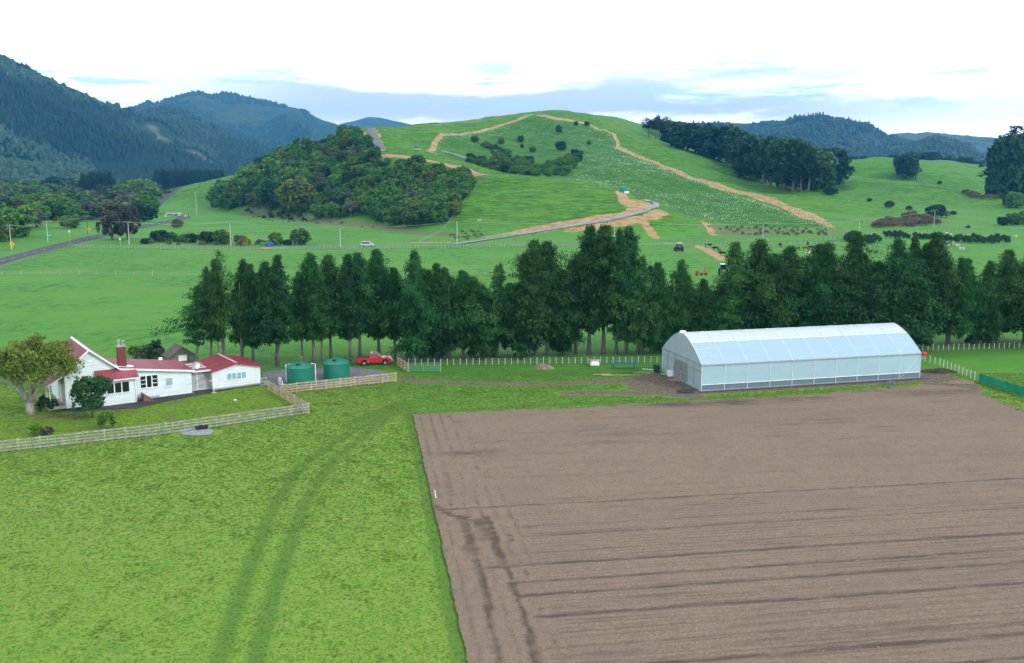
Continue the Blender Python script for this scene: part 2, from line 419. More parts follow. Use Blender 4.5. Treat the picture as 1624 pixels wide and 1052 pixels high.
a_dirt = line_mask([([(628, 601), (700, 604), (780, 606), (870, 607), (950, 603), (1010, 600)], 0.8, 0.7), ([(640, 604), (720, 610), (780, 611), (860, 609), (940, 608), (1030, 603)], 0.7, 0.6),
    ([(950, 606), (1000, 602), (1050, 604)], 1.8, 1.2), ([(900, 623), (960, 622), (1020, 624), (1060, 622)], 1.6, 1.4), ([(1000, 616), (1080, 628), (1110, 630)], 1.0, 1.2), ([(60, 664), (120, 658)], .8, .8)])
a_dirt = poly_mask([([(985, 606), (1030, 592), (1046, 584), (1060, 586), (1118, 626), (1090, 632), (1040, 626), (1000, 616)], 1.2), ([(1108, 626), (1463, 605), (1466, 600), (1110, 620)], 0.5),
    ([(1462, 583), (1490, 590), (1520, 599), (1548, 609), (1562, 618), (1548, 624), (1500, 622), (1460, 612)], 0.8)], base=a_dirt)
a_rut_shade = line_mask([([(345, 1052), (385, 930), (430, 810), (480, 735), (560, 683), (618, 655)], 0.65, 0.9), ([(405, 1052), (440, 920), (482, 800), (530, 728), (590, 680), (628, 650)], 0.65, 0.9),
    ([(300, 1200), (345, 1052)], .8, .5), ([(365, 1200), (405, 1052)], .8, .5), ([(655, 660), (640, 640), (618, 648), (560, 668)], 1.5, 1.5)])
a_rut_shade = np.maximum(a_rut_shade, line_mask([([(649, 655), (692, 850), (733, 1052), (752, 1200)], 0.9, 0.45), ([(640, 655), (860, 643), (1070, 633), (1110, 632), (1280, 622), (1470, 605)], 1.0, 0.8)]))
a_rut_shade = np.maximum(a_rut_shade, 0.75*line_mask([([(640, 586), (760, 590), (860, 592), (960, 588), (1040, 585)], 5.0, 2.0), ([(300, 590), (440, 577), (640, 574), (1050, 568), (1460, 556), (1640, 550)], 11.0, 3.5)]))  # the widest band is shade under the conifer belt, painted into the turf
a_rut_shade = np.maximum(a_rut_shade, line_mask([([(122, 393.5), (217, 395), (330, 396), (450, 396), (600, 395), (722, 393), (900, 391), (1060, 390)], 3.0, 1.5), ([(1060, 389), (1120, 387), (1210, 384), (1330, 382)], 7.0, 3), ([(-60, 437), (120, 436), (330, 438)], 1.2, .8), ([(690, 436.5), (860, 436)], 1.6, .8), ([(-60, 446), (0, 429), (60, 409), (112, 392)], 2.0, 1.5)]))
a_lawn = poly_mask([(LAWN_PX, 0.6)])
a_yel = 1-sstep(YG+fbm(XG/14, YG/14, 3)*18, 104, 128)
a_yel = a_yel*(1-.55*poly_mask([([(640, 655), (640, 575), (1060, 570), (1110, 640)], 3.0)]))
a_yel = np.maximum(a_yel, poly_mask([([(1105, 634), (1470, 612), (1462, 604), (1112, 626)], 0.4), ([(1560, 621), (1640, 655), (1640, 640), (1540, 608)], 0.6), ([(620, 584), (640, 590), (632, 600), (600, 588)], .8)]))
a_hill = sstep(ZG, 0.8, 6)*(1-.35*sstep(YG, 780, 900))
a_hill = np.where(XG > 110, a_hill*.7, a_hill)
CLAY = [([(590, 207), (577, 213), (580, 224), (586, 236)], 5, 3), ([(596, 207), (601, 222), (608, 238)], 2.5, 1.5), ([(612, 247), (650, 251), (690, 257), (720, 264), (745, 271), (766, 277)], 9, 3),
    ([(682, 241), (690, 226), (704, 213), (740, 211), (772, 205), (800, 197), (828, 188), (840, 182)], 3.2, 1.4), ([(858, 183), (882, 188), (910, 192), (928, 196)], 6, 3), ([(930, 196), (958, 206), (974, 214)], 2, 1.5),
    ([(974, 214), (980, 226), (981, 235)], 2, 1.5), ([(980, 234), (1000, 243), (1040, 258), (1060, 267)], 5.5, 2), ([(1060, 267), (1100, 283), (1140, 296), (1180, 307), (1220, 318), (1255, 331), (1290, 347)], 10.5, 3), ([(1290, 347), (1320, 360)], 3, 1.5),
    ([(690, 199), (740, 192), (790, 184), (818, 181)], 3, 2), ([(760, 377), (800, 371), (835, 367)], 1.4, 1.4), ([(832, 368), (870, 361), (900, 355), (940, 349), (975, 345)], 9.0, 2.2), ([(975, 346), (1000, 337), (1018, 327), (1014, 321)], 5, 2),
    ([(1004, 325), (1018, 323)], 11, 3), ([(985, 305), (988, 313), (998, 326)], 4.5, 1.5), ([(1000, 350), (1030, 345), (1048, 336)], 5, 3.5), ([(905, 365), (950, 359), (1000, 353)], 3.5, 3.5), ([(1015, 350), (1028, 362), (1040, 377)], 2.6, 2),
    ([(1118, 353), (1126, 364), (1132, 373)], 2.6, 1.2), ([(1060, 386), (1090, 388), (1105, 390), (1120, 396), (1150, 413)], 3.0, 1.4)]
a_clay = line_mask(CLAY, True)
a_seed = poly_mask([([(690, 243), (706, 216), (745, 213), (800, 200), (845, 184), (880, 190), (930, 198), (974, 216), (984, 240), (1060, 271), (1140, 300), (1230, 330), (1318, 362), (1140, 353), (1095, 343), (1040, 322), (985, 299), (880, 282), (800, 274), (740, 256)], 4.0)], True)
a_rough = line_mask([([(1140, 366), (1200, 368), (1260, 369), (1320, 368)], 14, 8), ([(390, 338), (440, 345), (500, 351), (600, 362), (680, 372)], 10, 8), ([(700, 372), (730, 376), (760, 375)], 9, 5), ([(1400, 357), (1440, 352), (1480, 352)], 16, 6)], True)
for n_, a_ in (('dirt', a_dirt), ('rut_shade', a_rut_shade), ('lawn', a_lawn), ('yel', a_yel), ('hill', a_hill), ('clay', a_clay), ('seed', a_seed), ('rough', a_rough)):
    fattr(me, n_, a_.ravel())
# ---------------------------------------------------------------- sheets and strips lying on the ground
def sheet(name, px, z, mat, jit=0.12, step=0.5, hill=False, world=None, seed=1):
    p = world or (HXY(px) if hill else [G(*q) for q in px])
    r = random.Random(seed); out = []
    for i in range(len(p)):
        a, b = p[i], p[(i+1) % len(p)]; L = math.dist(a, b); k = max(1, int(L/step))
        for j in range(k):
            t = j/k; out.append((a[0]+(b[0]-a[0])*t+r.uniform(-jit, jit), a[1]+(b[1]-a[1])*t+r.uniform(-jit, jit)))
    tri = tessellate_polygon([[Vector((x, y, 0)) for x, y in out]])
    me = mesh_np(name, [(x, y, z) for x, y in out], np.array([t for t in tri]), mat)
    n = len(me.polygons)
    if n and me.polygons[0].normal.z < 0: me.flip_normals()
    return tag(link(name, me), kind='structure')
def smooth_line(p, step):
    """Catmull-Rom through the points, resampled"""
    p = [np.array(q, float) for q in p]; out = []
    for i in range(len(p)-1):
        p0 = p[max(i-1, 0)]; p1 = p[i]; p2 = p[i+1]; p3 = p[min(i+2, len(p)-1)]
        k = max(1, int(np.linalg.norm(p2-p1)/step))
        for j in range(k):
            t = j/k
            out.append(.5*((2*p1)+(-p0+p2)*t+(2*p0-5*p1+4*p2-p3)*t*t+(-p0+3*p1-3*p2+p3)*t**3))
    out.append(p[-1]); return out
def strip(name, line, width, mat, lift=0.06, step=2.0, across=4, jit=0.0, seed=3):
    """a band draped over the land along a line of world points"""
    q = np.array(smooth_line(line, step)); t = np.gradient(q, axis=0); t /= np.linalg.norm(t, axis=1)[:, None]+1e-9
    nrm = np.stack([-t[:, 1], t[:, 0]], 1); r = np.random.default_rng(seed)
    w = width/2*(1+(r.random(len(q))-.5)*jit)
    us = np.linspace(-1, 1, across+1)
    P = q[:, None]+nrm[:, None]*(us[None, :, None]*w[:, None, None])
    Z = Zf(P[..., 0], P[..., 1])+lift
    n, m = P.shape[:2]; i = (np.arange(n-1)[:, None]*m+np.arange(m-1)[None]).ravel()
    f = np.stack([i, i+1, i+m+1, i+m], 1)
    me = mesh_np(name, np.stack([P[..., 0].ravel(), P[..., 1].ravel(), Z.ravel()], 1), f, mat, True)
    if me.polygons[0].normal.z < 0: me.flip_normals()
    return tag(link(name, me), kind='structure')
def gravel(name, c0, c1, sc=2.0):
    m, nt = newmat(name); pos = nd(nt, 'ShaderNodeNewGeometry', None, 0)
    n = noise(nt, pos, sc, 6, .7); n2 = noise(nt, pos, sc*.12, 3)
    c = mixc(nt, smooth(nt, n, .3, .7), c0, c1)
    c = mixc(nt, smooth(nt, n2, .4, .7, 0, .5), c, tuple(x*.7 for x in c0))
    finish(nt, principled(nt, c, .9, .15, 0, bump(nt, n, .5, .05))); return m
M_ASPH = gravel('asphalt', (0.050, 0.054, 0.062), (0.085, 0.090, 0.098), 1.2)
M_GRAV = gravel('grey_gravel', (0.105, 0.112, 0.120), (0.200, 0.210, 0.220), 2.5)
M_PALE = gravel('pale_gravel', (0.170, 0.180, 0.190), (0.320, 0.330, 0.340), 2.5)
M_DARK = gravel('dark_gravel', (0.045, 0.047, 0.053), (0.105, 0.108, 0.115), 3.0)
M_PATH = gravel('black_chip', (0.030, 0.031, 0.036), (0.075, 0.077, 0.085), 4.0)
M_LINE = simple('road_paint', (0.62, 0.62, 0.60), .7)
sheet('driveway', [(411, 604), (418, 590), (450, 586), (500, 585), (560, 583), (598, 587), (618, 594), (627, 600), (616, 606), (560, 611), (500, 616), (455, 620), (430, 616), (413, 609)], 0.03, M_GRAV, 0.18)
sheet('house_path', [(80, 640), (84, 651), (130, 652), (165, 650), (216, 648), (262, 637), (303, 629), (340, 622), (413, 611), (413, 604), (330, 612), (220, 628), (150, 640)], 0.026, M_PATH, 0.1)
sheet('gravel_pad', [(284, 688), (292, 682), (310, 680), (332, 680), (341, 684), (334, 690), (312, 692), (294, 691)], 0.045, M_PALE, 0.12, 0.3)
RD1 = [G(*q) for q in [(-140, 452), (-60, 432), (0, 415), (60, 399), (110, 386), (160, 374), (217, 362), (255, 354)]]+[G(*q) for q in [(276, 350), (292, 346), (288, 342.5), (270, 340), (246, 338.5), (210, 337)]]
RD2 = [G(*q) for q in [(200, 336), (225, 331), (246, 327.5), (284, 320.5), (320, 313), (340, 307), (346, 303)]]
strip('road', RD1, 7.0, M_ASPH, 0.05, 3.0); strip('road', RD2, 7.5, M_ASPH, 0.07, 5.0)
def dashes(name, line, w, on, off, lift):
    q = smooth_line(line, 1.0); b = MB(); k = 0; L = 0
    for a, c in zip(q[:-1], q[1:]):
        L += float(np.linalg.norm(c-a))
        if L % (on+off) < on:
            d = (c-a)/(np.linalg.norm(c-a)+1e-9); n = np.array([-d[1], d[0]])*w/2
            b.quad((*(a-n), lift), (*(c-n), lift), (*(c+n), lift), (*(a+n), lift))
    return tag(b.build(name, M_LINE), kind='structure')
dashes('road_markings', RD1, .16, 3, 7, .07)
strip('farm_road', [G(*q) for q in [(112, 387), (140, 388.5), (217, 390.5), (300, 391.5), (400, 392), (500, 391.5), (600, 391.5), (722, 389.5), (860, 388.5), (1000, 388)]], 2.6, M_GRAV, 0.05, 3.0, 4, .25)
strip('gravel_track', HXY([(590, 204), (589, 210), (594, 220), (600, 230), (602, 237)]), 6.0, M_GRAV, 0.35, 2.5, 6, .1)
strip('gravel_track', HXY([(700, 240), (730, 249), (765, 261), (790, 269), (808, 274)]), 3.2, M_PALE, 0.35, 2.0, 6, .2)
strip('gravel_track', [G(718, 389)]+HXY([(760, 382.5), (800, 376.5), (850, 368), (900, 360), (950, 352), (1000, 341), (1030, 331), (1041, 325), (1034, 320), (1020, 319)]), 2.9, M_PALE, 0.3, 2.0, 8, .1)
# ---------------------------------------------------------------- ploughed field
FA = R(9.0); EF = np.array([math.cos(FA), math.sin(FA)]); EN = np.array([-EF[1], EF[0]])
FPOLY = [G(*q) for q in [(655, 660), (860, 651), (1070, 640), (1280, 628), (1470, 612), (1535, 617), (1582, 637), (1622, 654)]]+[(57.0, 92), (58.5, 60), (60, 30), (2.5, 30), (-2.4+.0, 49.43)]
FPOLY = FPOLY[:-2]+[(0.6, 30)]+[G(742, 1052), G(720, 950), G(700, 850), G(676, 750)]
gs = np.arange(-18, 80, 0.36); gt = np.arange(18, 116, 0.145)
S, T = np.meshgrid(gs, gt)
_e0 = np.array([-10.76, 103.28]); _e1 = np.array([0.6, 30.0]); _nn = np.array([_e1[1]-_e0[1], -(_e1[0]-_e0[0])]); _cc = _nn @ _e0
_s0 = (_cc-T[:, :1]*(_nn @ EN))/(_nn @ EF)+fbm(T[:, :1]*1.3, T[:, :1]*0+3, 3)*.22
S = _s0+(S-gs[0])+.02
FX = EF[0]*S+EN[0]*T; FY = EF[1]*S+EN[1]*T
dd = seg_dist(FX, FY, FPOLY, True); ins = inside(FX, FY, FPOLY); sd_ = np.where(ins|(dd < .3), dd+.001, -dd)+fbm(FX*1.2, FY*1.2, 3)*.3*(FX > 4)
LE = [G(*q) for q in [(655, 660), (700, 850), (742, 1052)]]+[(0.6, 30)]
u = seg_dist(FX, FY, LE)
hw = np.interp(FY, [30, 49.4, 68, 103], [5.0, 5.3, 6.2, 4.9])
head = (1-sstep(u-hw, -.25, .15))
fall = np.where(FY > 76.5, 0.55, 1.0)
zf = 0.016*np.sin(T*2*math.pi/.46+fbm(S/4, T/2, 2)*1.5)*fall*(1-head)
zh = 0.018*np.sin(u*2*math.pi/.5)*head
dark = np.zeros(S.shape)
def tof(x, y): return x*EN[0]+y*EN[1]
def dline(t0, w, s0, amp):
    global dark, zf
    wob = fbm(S/14.0+t0, T*0+t0, 2)*.3
    k = np.exp(-((T-t0-wob)/w)**2)*(fbm(S/1.2+t0*3, T*6, 3)*1.0+.72)*amp*.82*sstep(u, hw*s0-.4, hw*s0+.3)
    dark = np.maximum(dark, k); zf = zf-0.05*np.clip(k, 0, 1)
for py_, w_, a_, s_ in ((789, .20, 1.0, 0.0), (806, .16, .45, .6), (823, .17, .5, .9), (837, .2, .75, .9), (863, .2, .6, .7), (881, .28, 1.0, .4), (908, .25, .95, .6), (930, .3, .95, .7), (950, .2, .3, .9), (964, .3, 1.0, .8), (988, .2, .5, .8), (1014, .26, .6, .8), (1030, .3, .5, .8), (1049, .32, 1.0, .6), (1090, .3, .9, .8), (1150, .3, .8, .8),
                        (871, .12, .35, .9), (895, .12, .4, .8), (918, .13, .35, .9), (943, .13, .4, .8), (976, .14, .4, .8), (1001, .14, .35, .9), (1024, .14, .45, .8), (1038, .13, .35, .8), (1068, .15, .4, .8), (798, .1, .35, .5), (814, .1, .3, .9), (850, .12, .35, .9), (744, .3, .18, .9), (700, .4, .15, .9), (668, .3, .3, .9), (720, .5, .14, .9)):
    dline(tof(*G(1100, py_)), w_, s_, a_)
# wheel marks on the headland and the damp bare patch
def along(pl, w, amp):
    global dark, zf
    p = [G(*q) for q in pl]; d = seg_dist(FX, FY, p)+fbm(FX/.8, FY/.8, 3)*w*.22
    k = (1-sstep(d, w*.5, w*1.0))*amp*(.8+fbm(FX*2, FY*2, 3)); dark = np.maximum(dark, k); zf = zf-.02*np.clip(k, 0, 1)
along([(737, 822), (752, 870), (772, 950), (790, 1052), (800, 1120)], .30, .75); along([(772, 822), (790, 870), (815, 930), (838, 1000), (850, 1052), (860, 1120)], .34, .85)
along([(735, 824), (745, 855), (755, 890)], .6, .55); along([(756, 828), (782, 858), (795, 895)], .55, .6); along([(694, 805), (715, 820), (740, 822)], .3, .8); along([(735, 845), (770, 848)], .4, .45)
along([(810, 850), (840, 920), (895, 1052)], .14, .6); along([(723, 662), (760, 720), (800, 800), (820, 850)], .12, .35); along([(680, 668), (700, 740), (716, 800)], .08, .35); along([(712, 662), (722, 672)], .4, .55)
for q_, a_ in (((1080, 642, 1.6), .6), ((1160, 640, 1.8), .55), ((1260, 634, 2), .45), ((1400, 622, 2.2), .35), ((1490, 624, 2.5), .4), ((745, 720, 1.5), .4), ((1010, 690, 2.5), .25), ((1300, 668, 3.5), .25), ((820, 700, 2.5), .2)):
    gx, gy = G(q_[0], q_[1]); l_ = np.hypot(((FX-gx)*EF[0]+(FY-gy)*EF[1])/3.2, (FX-gx)*EN[0]+(FY-gy)*EN[1])
    dark = np.maximum(dark, np.exp(-(l_/q_[2])**2)*a_*(1+fbm(FX/1.0, FY/.5, 3)*1.4))
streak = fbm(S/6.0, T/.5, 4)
row_ = np.clip(np.sin(T*2*math.pi/.52+fbm(S/5, T/3, 2)*2.2), 0, 1)*(.26+.6*np.clip(fbm(S/7.0, T/.7, 3)+.12, 0, 1))*np.where(FY > 76.5, .55, 1.0)*(1-head)  # furrow relief hardly shades, so row shading is put into the colour
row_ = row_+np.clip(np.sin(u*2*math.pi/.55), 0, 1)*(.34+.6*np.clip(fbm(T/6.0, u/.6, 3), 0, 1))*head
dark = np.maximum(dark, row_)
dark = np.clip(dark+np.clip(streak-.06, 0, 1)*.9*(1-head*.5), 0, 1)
zz = 0.11+zf+zh+fbm(FX*2.2, FY*2.2, 3)*.06+npr.normal(size=S.shape)*.008
n_, m_ = S.shape; q = (np.arange(n_-1)[:, None]*m_+np.arange(m_-1)[None]).ravel(); F = np.stack([q, q+1, q+m_+1, q+m_], 1)
ok = (sd_.ravel()[F] > 0).all(1); F = F[ok]
used = np.unique(F); rm = np.full(S.size, -1); rm[used] = np.arange(len(used))
zz = np.where(sd_ < .35, zz-.02*(1-np.clip(sd_/.2, 0, 1)), zz)
m, nt = newmat('tilled_soil'); pos = nd(nt, 'ShaderNodeNewGeometry', None, 0)
n1 = noise(nt, pos, 1.1, 5, .65); n2 = noise(nt, pos, 7.0, 4, .7); n3 = noise(nt, pos, .12, 3)
c = mixc(nt, smooth(nt, n2, .3, .7), (0.142, 0.104, 0.074), (0.240, 0.184, 0.138))
c = mixc(nt, smooth(nt, n1, .45, .75, 0, .5), c, (0.130, 0.092, 0.064))
c = mixc(nt, smooth(nt, n3, .4, .7, 0, .35), c, (0.150, 0.118, 0.094))
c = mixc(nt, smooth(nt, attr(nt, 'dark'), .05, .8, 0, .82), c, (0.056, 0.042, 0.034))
finish(nt, principled(nt, c, .92, .1, 0, bump(nt, mth(nt, 'ADD', n2, n1), .5, .05)))
me = mesh_np('ploughed_field', np.stack([FX.ravel(), FY.ravel(), zz.ravel()], 1)[used], rm[F], m, True)
fattr(me, 'dark', dark.ravel()[used]); tag(link('ploughed_field', me), kind='structure')
# pale stones turned up in the soil
def stones(name, P, rmin, rmax, mat):
    n = len(P); base = np.array([(1, 0, 0), (0, 1, 0), (-1, 0, 0), (0, -1, 0), (0, 0, 1)], float)
    s = rmin+(rmax-rmin)*npr.random(n)**3
    v = base[None]*s[:, None, None]*(0.6+.8*npr.random((n, 5, 1)))*np.array([1, 1, .8]); v += P[:, None]
    f = np.array([(0, 1, 4), (1, 2, 4), (2, 3, 4), (3, 0, 4)]); f = (f[None]+np.arange(n)[:, None, None]*5).reshape(-1, 3)
    return mesh_np(name, v.reshape(-1, 3), f, mat)
P = []
while len(P) < 1500:
    x, y = rnd.uniform(-9, 55), rnd.uniform(46, 110)
    if (y < 78 or rnd.random() < .25) and inside(np.array([x]), np.array([y]), FPOLY)[0]: P.append((x, y, .085))
tag(link('field_stones', stones('field_stones', np.array(P), .015, .055, simple('stone', (.46, .43, .39), .8))), kind='stuff')
# ---------------------------------------------------------------- mountains
def forest_mat(name, cols, sc=0.02, patch=None):
    m, nt = newmat(name); pos = nd(nt, 'ShaderNodeNewGeometry', None, 0)
    n1 = noise(nt, pos, sc*.35, 4, .6); n2 = noise(nt, pos, sc*3, 4, .7); n3 = noise(nt, pos, sc*.9, 4, .6)
    c = mixc(nt, smooth(nt, n1, .38, .62), cols[0], cols[1])
    c = mixc(nt, smooth(nt, n3, .55, .72, 0, .8), c, cols[2])
    c = mixc(nt, smooth(nt, n2, .4, .7, 0, .5), c, tuple(x*.45 for x in cols[0]))
    if patch: c = mixc(nt, smooth(nt, attr(nt, 'bare'), .25, .7), c, mixc(nt, smooth(nt, n3, .35, .65), *patch))
    finish(nt, principled(nt, c, .9, .05, 0, bump(nt, n2, 1.0, 6.0))); return m
def mountain(name, skyl, base_y, back, mat, amp, seed, nu=220, nv=60, fr=1.0, power=1.1, rough=1.0):
    """a range: the crest line, its face down to the valley and its far side"""
    sp = np.array(skyl, float); pxs = np.linspace(sp[0, 0], sp[-1, 0], nu)
    pys = np.interp(pxs, sp[:, 0], sp[:, 1]); Ys = np.interp(pxs, sp[:, 0], sp[:, 2])*K
    top = np.array([PY(a, b, c) for a, b, c in zip(pxs, pys, Ys)])
    top[:, 2] += (fbm(np.arange(nu)/6.0+seed, np.zeros(nu)+seed, 4))*rough*8
    by = np.interp(pxs, [b[0] for b in base_y], [b[1] for b in base_y])*K
    bx = top[:, 0]*by/top[:, 1]*.5+top[:, 0]*.5
    v = np.concatenate([np.linspace(0, 1, nv), 1+np.linspace(0, 1, 14)[1:]])
    VV, II = np.meshgrid(v, np.arange(nu))
    f = np.clip(VV, 0, 1); b = np.clip(VV-1, 0, 1)
    X = bx[:, None]*(1-f)+top[:, 0][:, None]*f+b*60; Y = by[:, None]*(1-f)+top[:, 1][:, None]*f+b*back
    Z = top[:, 2][:, None]*(f**power)*(1-b**1.3)-3*(f < .001)
    env = np.sin(np.pi*np.clip(f, 0, 1))**.8
    sx = X/(420*fr); sy = Y/(420*fr)
    w = fbm(sx*.5+3, sy*.5+seed, 3)*1.6
    ridged = 1-2*np.abs(fbm(sx+w+seed*3.1, sy*.55+w, 4))*1.9
    Z = Z+(ridged-.62)*amp*env*sstep(Z, 0, 60)
    Z += fbm(X/60.0, Y/60.0, 3)*amp*.12*env
    n_, m_ = VV.shape; q = (np.arange(n_-1)[:, None]*m_+np.arange(m_-1)[None]).ravel(); F = np.stack([q, q+m_, q+m_+1, q+1], 1)
    me = mesh_np(name, np.stack([X.ravel(), Y.ravel(), Z.ravel()], 1), F, mat, True)
    if np.mean([me.polygons[i].normal.z for i in range(0, 2000, 37)]) < 0: me.flip_normals()
    o = tag(link(name, me), kind='structure')
    return o, X, Y, Z, f
MF1 = forest_mat('plantation_slope', ((0.007, 0.030, 0.024), (0.013, 0.045, 0.028), (0.028, 0.050, 0.030)))
MF2 = forest_mat('scrub_slope', ((0.022, 0.048, 0.026), (0.038, 0.066, 0.032), (0.070, 0.078, 0.042)), .02, ((0.075, 0.125, 0.045), (0.16, 0.135, 0.085)))
MF3 = forest_mat('far_slope', ((0.030, 0.056, 0.034), (0.060, 0.068, 0.040), (0.085, 0.090, 0.050)), .012)
MF4 = forest_mat('sun_patch_slope', ((0.045, 0.070, 0.042), (0.105, 0.098, 0.058), (0.300, 0.250, 0.150)), .010)  # pale tan patches stand for sunlight on the range, painted into its colour
m1 = mountain('mountain', [(-520, -90, 1300), (-250, -20, 1450), (0, 88, 1650), (30, 107, 1680), (60, 119, 1700), (110, 142, 1750), (160, 165, 1820), (215, 178, 1900), (255, 205, 1900), (300, 232, 1850), (350, 262, 1780), (400, 285, 1700)],
    [(-520, 620), (-100, 760), (100, 900), (250, 1050), (400, 1200)], 900, MF1, 95, 1, 260, 70)
m2 = mountain('mountain', [(120, 215, 2250), (200, 184, 2200), (225, 177, 2150), (265, 171, 2150), (295, 180, 2150), (330, 195, 2200), (380, 221, 2250), (430, 243, 2300), (500, 268, 2350)],
    [(120, 1400), (300, 1350), (500, 1500)], 900, MF2, 80, 4, 180, 60)
m3 = mountain('mountain', [(120, 235, 3600), (180, 203, 3600), (215, 181, 3600), (240, 168, 3600), (275, 155, 3600), (310, 146.5, 3600), (322, 147, 3600), (335, 151, 3600), (345, 149, 3600), (358, 146, 3600), (380, 152, 3600), (440, 165, 3600), (475, 173, 3600), (510, 190, 3600), (530, 196, 3600), (570, 210, 3600), (640, 240, 3600)],
    [(120, 2300), (640, 2400)], 600, MF3, 190, 7, 260, 70, 1.7, 1.1, .5)
m4 = mountain('mountain', [(480, 215, 4700), (540, 197, 4700), (565, 191, 4700), (582, 186, 4700), (600, 186.5, 4700), (635, 194, 4700), (700, 206, 4700)], [(480, 3600), (700, 3600)], 500, MF3, 90, 9, 120, 40, 1.7, 1.1, .5)
m5 = mountain('mountain', [(960, 215, 2500), (1040, 197, 2500), (1100, 195, 2500), (1150, 195, 2450), (1190, 196, 2450), (1210, 194, 2450), (1240, 197, 2400), (1253, 191, 2400), (1295, 190.5, 2400), (1304, 195, 2400), (1330, 195, 2400), (1348, 198, 2400), (1372, 197, 2400), (1385, 203, 2400), (1398, 212, 2400), (1415, 215, 2400), (1450, 228, 2400), (1510, 245, 2450), (1600, 265, 2500)],
    [(960, 1500), (1600, 1600)], 600, MF3, 120, 12, 260, 60, 1.2, 1.1, .4)
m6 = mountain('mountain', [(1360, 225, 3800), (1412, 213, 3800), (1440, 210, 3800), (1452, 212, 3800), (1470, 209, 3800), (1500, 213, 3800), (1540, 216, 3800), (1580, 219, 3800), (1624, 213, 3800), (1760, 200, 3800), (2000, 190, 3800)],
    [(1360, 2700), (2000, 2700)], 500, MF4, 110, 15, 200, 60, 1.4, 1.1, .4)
# clear-felled and grassy spurs on the middle range
X2, Y2, Z2 = m2[1], m2[2], m2[3]
c_ = np.stack(proj(X2, Y2, Z2))
bare = np.exp(-(((c_[0]-265)+(c_[1]-225)*-.9)/16)**2)*sstep(c_[1], 190, 205)*(.6+fbm(X2/70, Y2/70, 3)*1.6)
bare = np.maximum(bare, np.exp(-(((c_[0]-310)+(c_[1]-250)*-1.5)/22)**2)*sstep(c_[1], 232, 245)*.9)
fattr(m2[0].data, 'bare', bare.ravel())
# ---------------------------------------------------------------- foliage
def leaf_mat(name, a, b, c=None, rough=.6, trans=.18):
    m, nt = newmat(name); tc = nd(nt, 'ShaderNodeTexCoord', None, 3)
    rn = nd(nt, 'ShaderNodeObjectInfo', None, 5)
    t = attr(nt, 'tint')
    col = mixc(nt, t, a, b)
    if c: col = mixc(nt, smooth(nt, t, .82, .95), col, c)
    col = mixc(nt, smooth(nt, mth(nt, 'FRACT', mth(nt, 'MULTIPLY', rn, 7.3)), 0, 1, 0, .6), col, tuple(x*.62 for x in a))
    hsv = nd(nt, 'ShaderNodeHueSaturation', {'Hue': smooth(nt, rn, 0, 1, .488, .520), 'Saturation': 1.0, 'Value': 1.0, 'Color': col})
    p = principled(nt, hsv, rough, .25)
    tr = nd(nt, 'ShaderNodeBsdfTranslucent', {'Color': hsv})
    finish(nt, nd(nt, 'ShaderNodeMixShader', {0: trans, 1: p, 2: tr})); return m
def bark(name, a, b):
    m, nt = newmat(name); tc = nd(nt, 'ShaderNodeTexCoord', None, 3)
    n = noise(nt, mapping(nt, tc, (5, 5, .6)), 2.0, 5, .65)
    finish(nt, principled(nt, mixc(nt, smooth(nt, n, .35, .65), a, b), .9, .1, 0, bump(nt, n, .6, .05))); return m
def rand_dirs(r, n):
    v = r.normal(size=(n, 3)); return v/np.linalg.norm(v, axis=1)[:, None]
def cards(r, C, D, L, Wd, tint, curl=.25):
    """leafy sprays: pointed four-cornered blades at C running along D"""
    n = len(C); s = np.cross(D, rand_dirs(r, n)); s /= np.linalg.norm(s, axis=1)[:, None]+1e-9
    nn = np.cross(D, s)
    L = L[:, None]; Wd = Wd[:, None]
    k = (r.random((n, 1))*.3+.3)
    a = C; b = C+D*L*k+s*Wd*.5+nn*L*curl*(r.random((n, 1))-.5); c = C+D*L+nn*L*curl*(r.random((n, 1))-.3); d = C+D*L*(k+.1)-s*Wd*.5+nn*L*curl*(r.random((n, 1))-.5)
    v = np.stack([a, b, c, d], 1).reshape(-1, 3); f = np.arange(4*n).reshape(n, 4)
    return v, f, np.repeat(tint, 4)
def leaf_mesh(name, C, D, L, Wd, tint, mat, r, curl=.25):
    v, f, t = cards(r, C, D, L, Wd, tint, curl)
    me = mesh_np(name, v, f, mat); fattr(me, 'tint', t); return me
def blob_crown(name, mat, seed, rad, zc, nc=34, per=40, size=.6, low=-.45, clump=.34, up=.35, hollow=.55):
    r = np.random.default_rng(seed); rad = np.array(rad, float)
    d = rand_dirs(r, nc*3); d = d[d[:, 2] > low][:nc]; nc = len(d)
    q = hollow+(1-hollow)*r.random(nc)**.6
    cc = d*rad*q[:, None]*(.72+.36*r.random((nc, 1)))+np.array([0, 0, zc])
    cr = rad.mean()*clump*(.65+.7*r.random(nc))
    C = np.repeat(cc, per, 0); R_ = np.repeat(cr, per); DD = np.repeat(d, per, 0)
    s = rand_dirs(r, nc*per)+DD*.55+np.array([0, 0, up]); s /= np.linalg.norm(s, axis=1)[:, None]
    C = C+s*(R_*(.55+.5*r.random(nc*per)))[:, None]
    dirs = s*.55+rand_dirs(r, nc*per)*.8+np.array([0, 0, -.1]); dirs /= np.linalg.norm(dirs, axis=1)[:, None]
    L = size*(.6+.8*r.random(nc*per)); Wd = L*(.55+.4*r.random(nc*per))
    tint = np.clip(np.repeat(r.random(nc), per)*.7+.3*r.random(nc*per), 0, 1)
    return leaf_mesh(name, C-dirs*L[:, None]*.5, dirs, L, Wd, tint, mat, r)
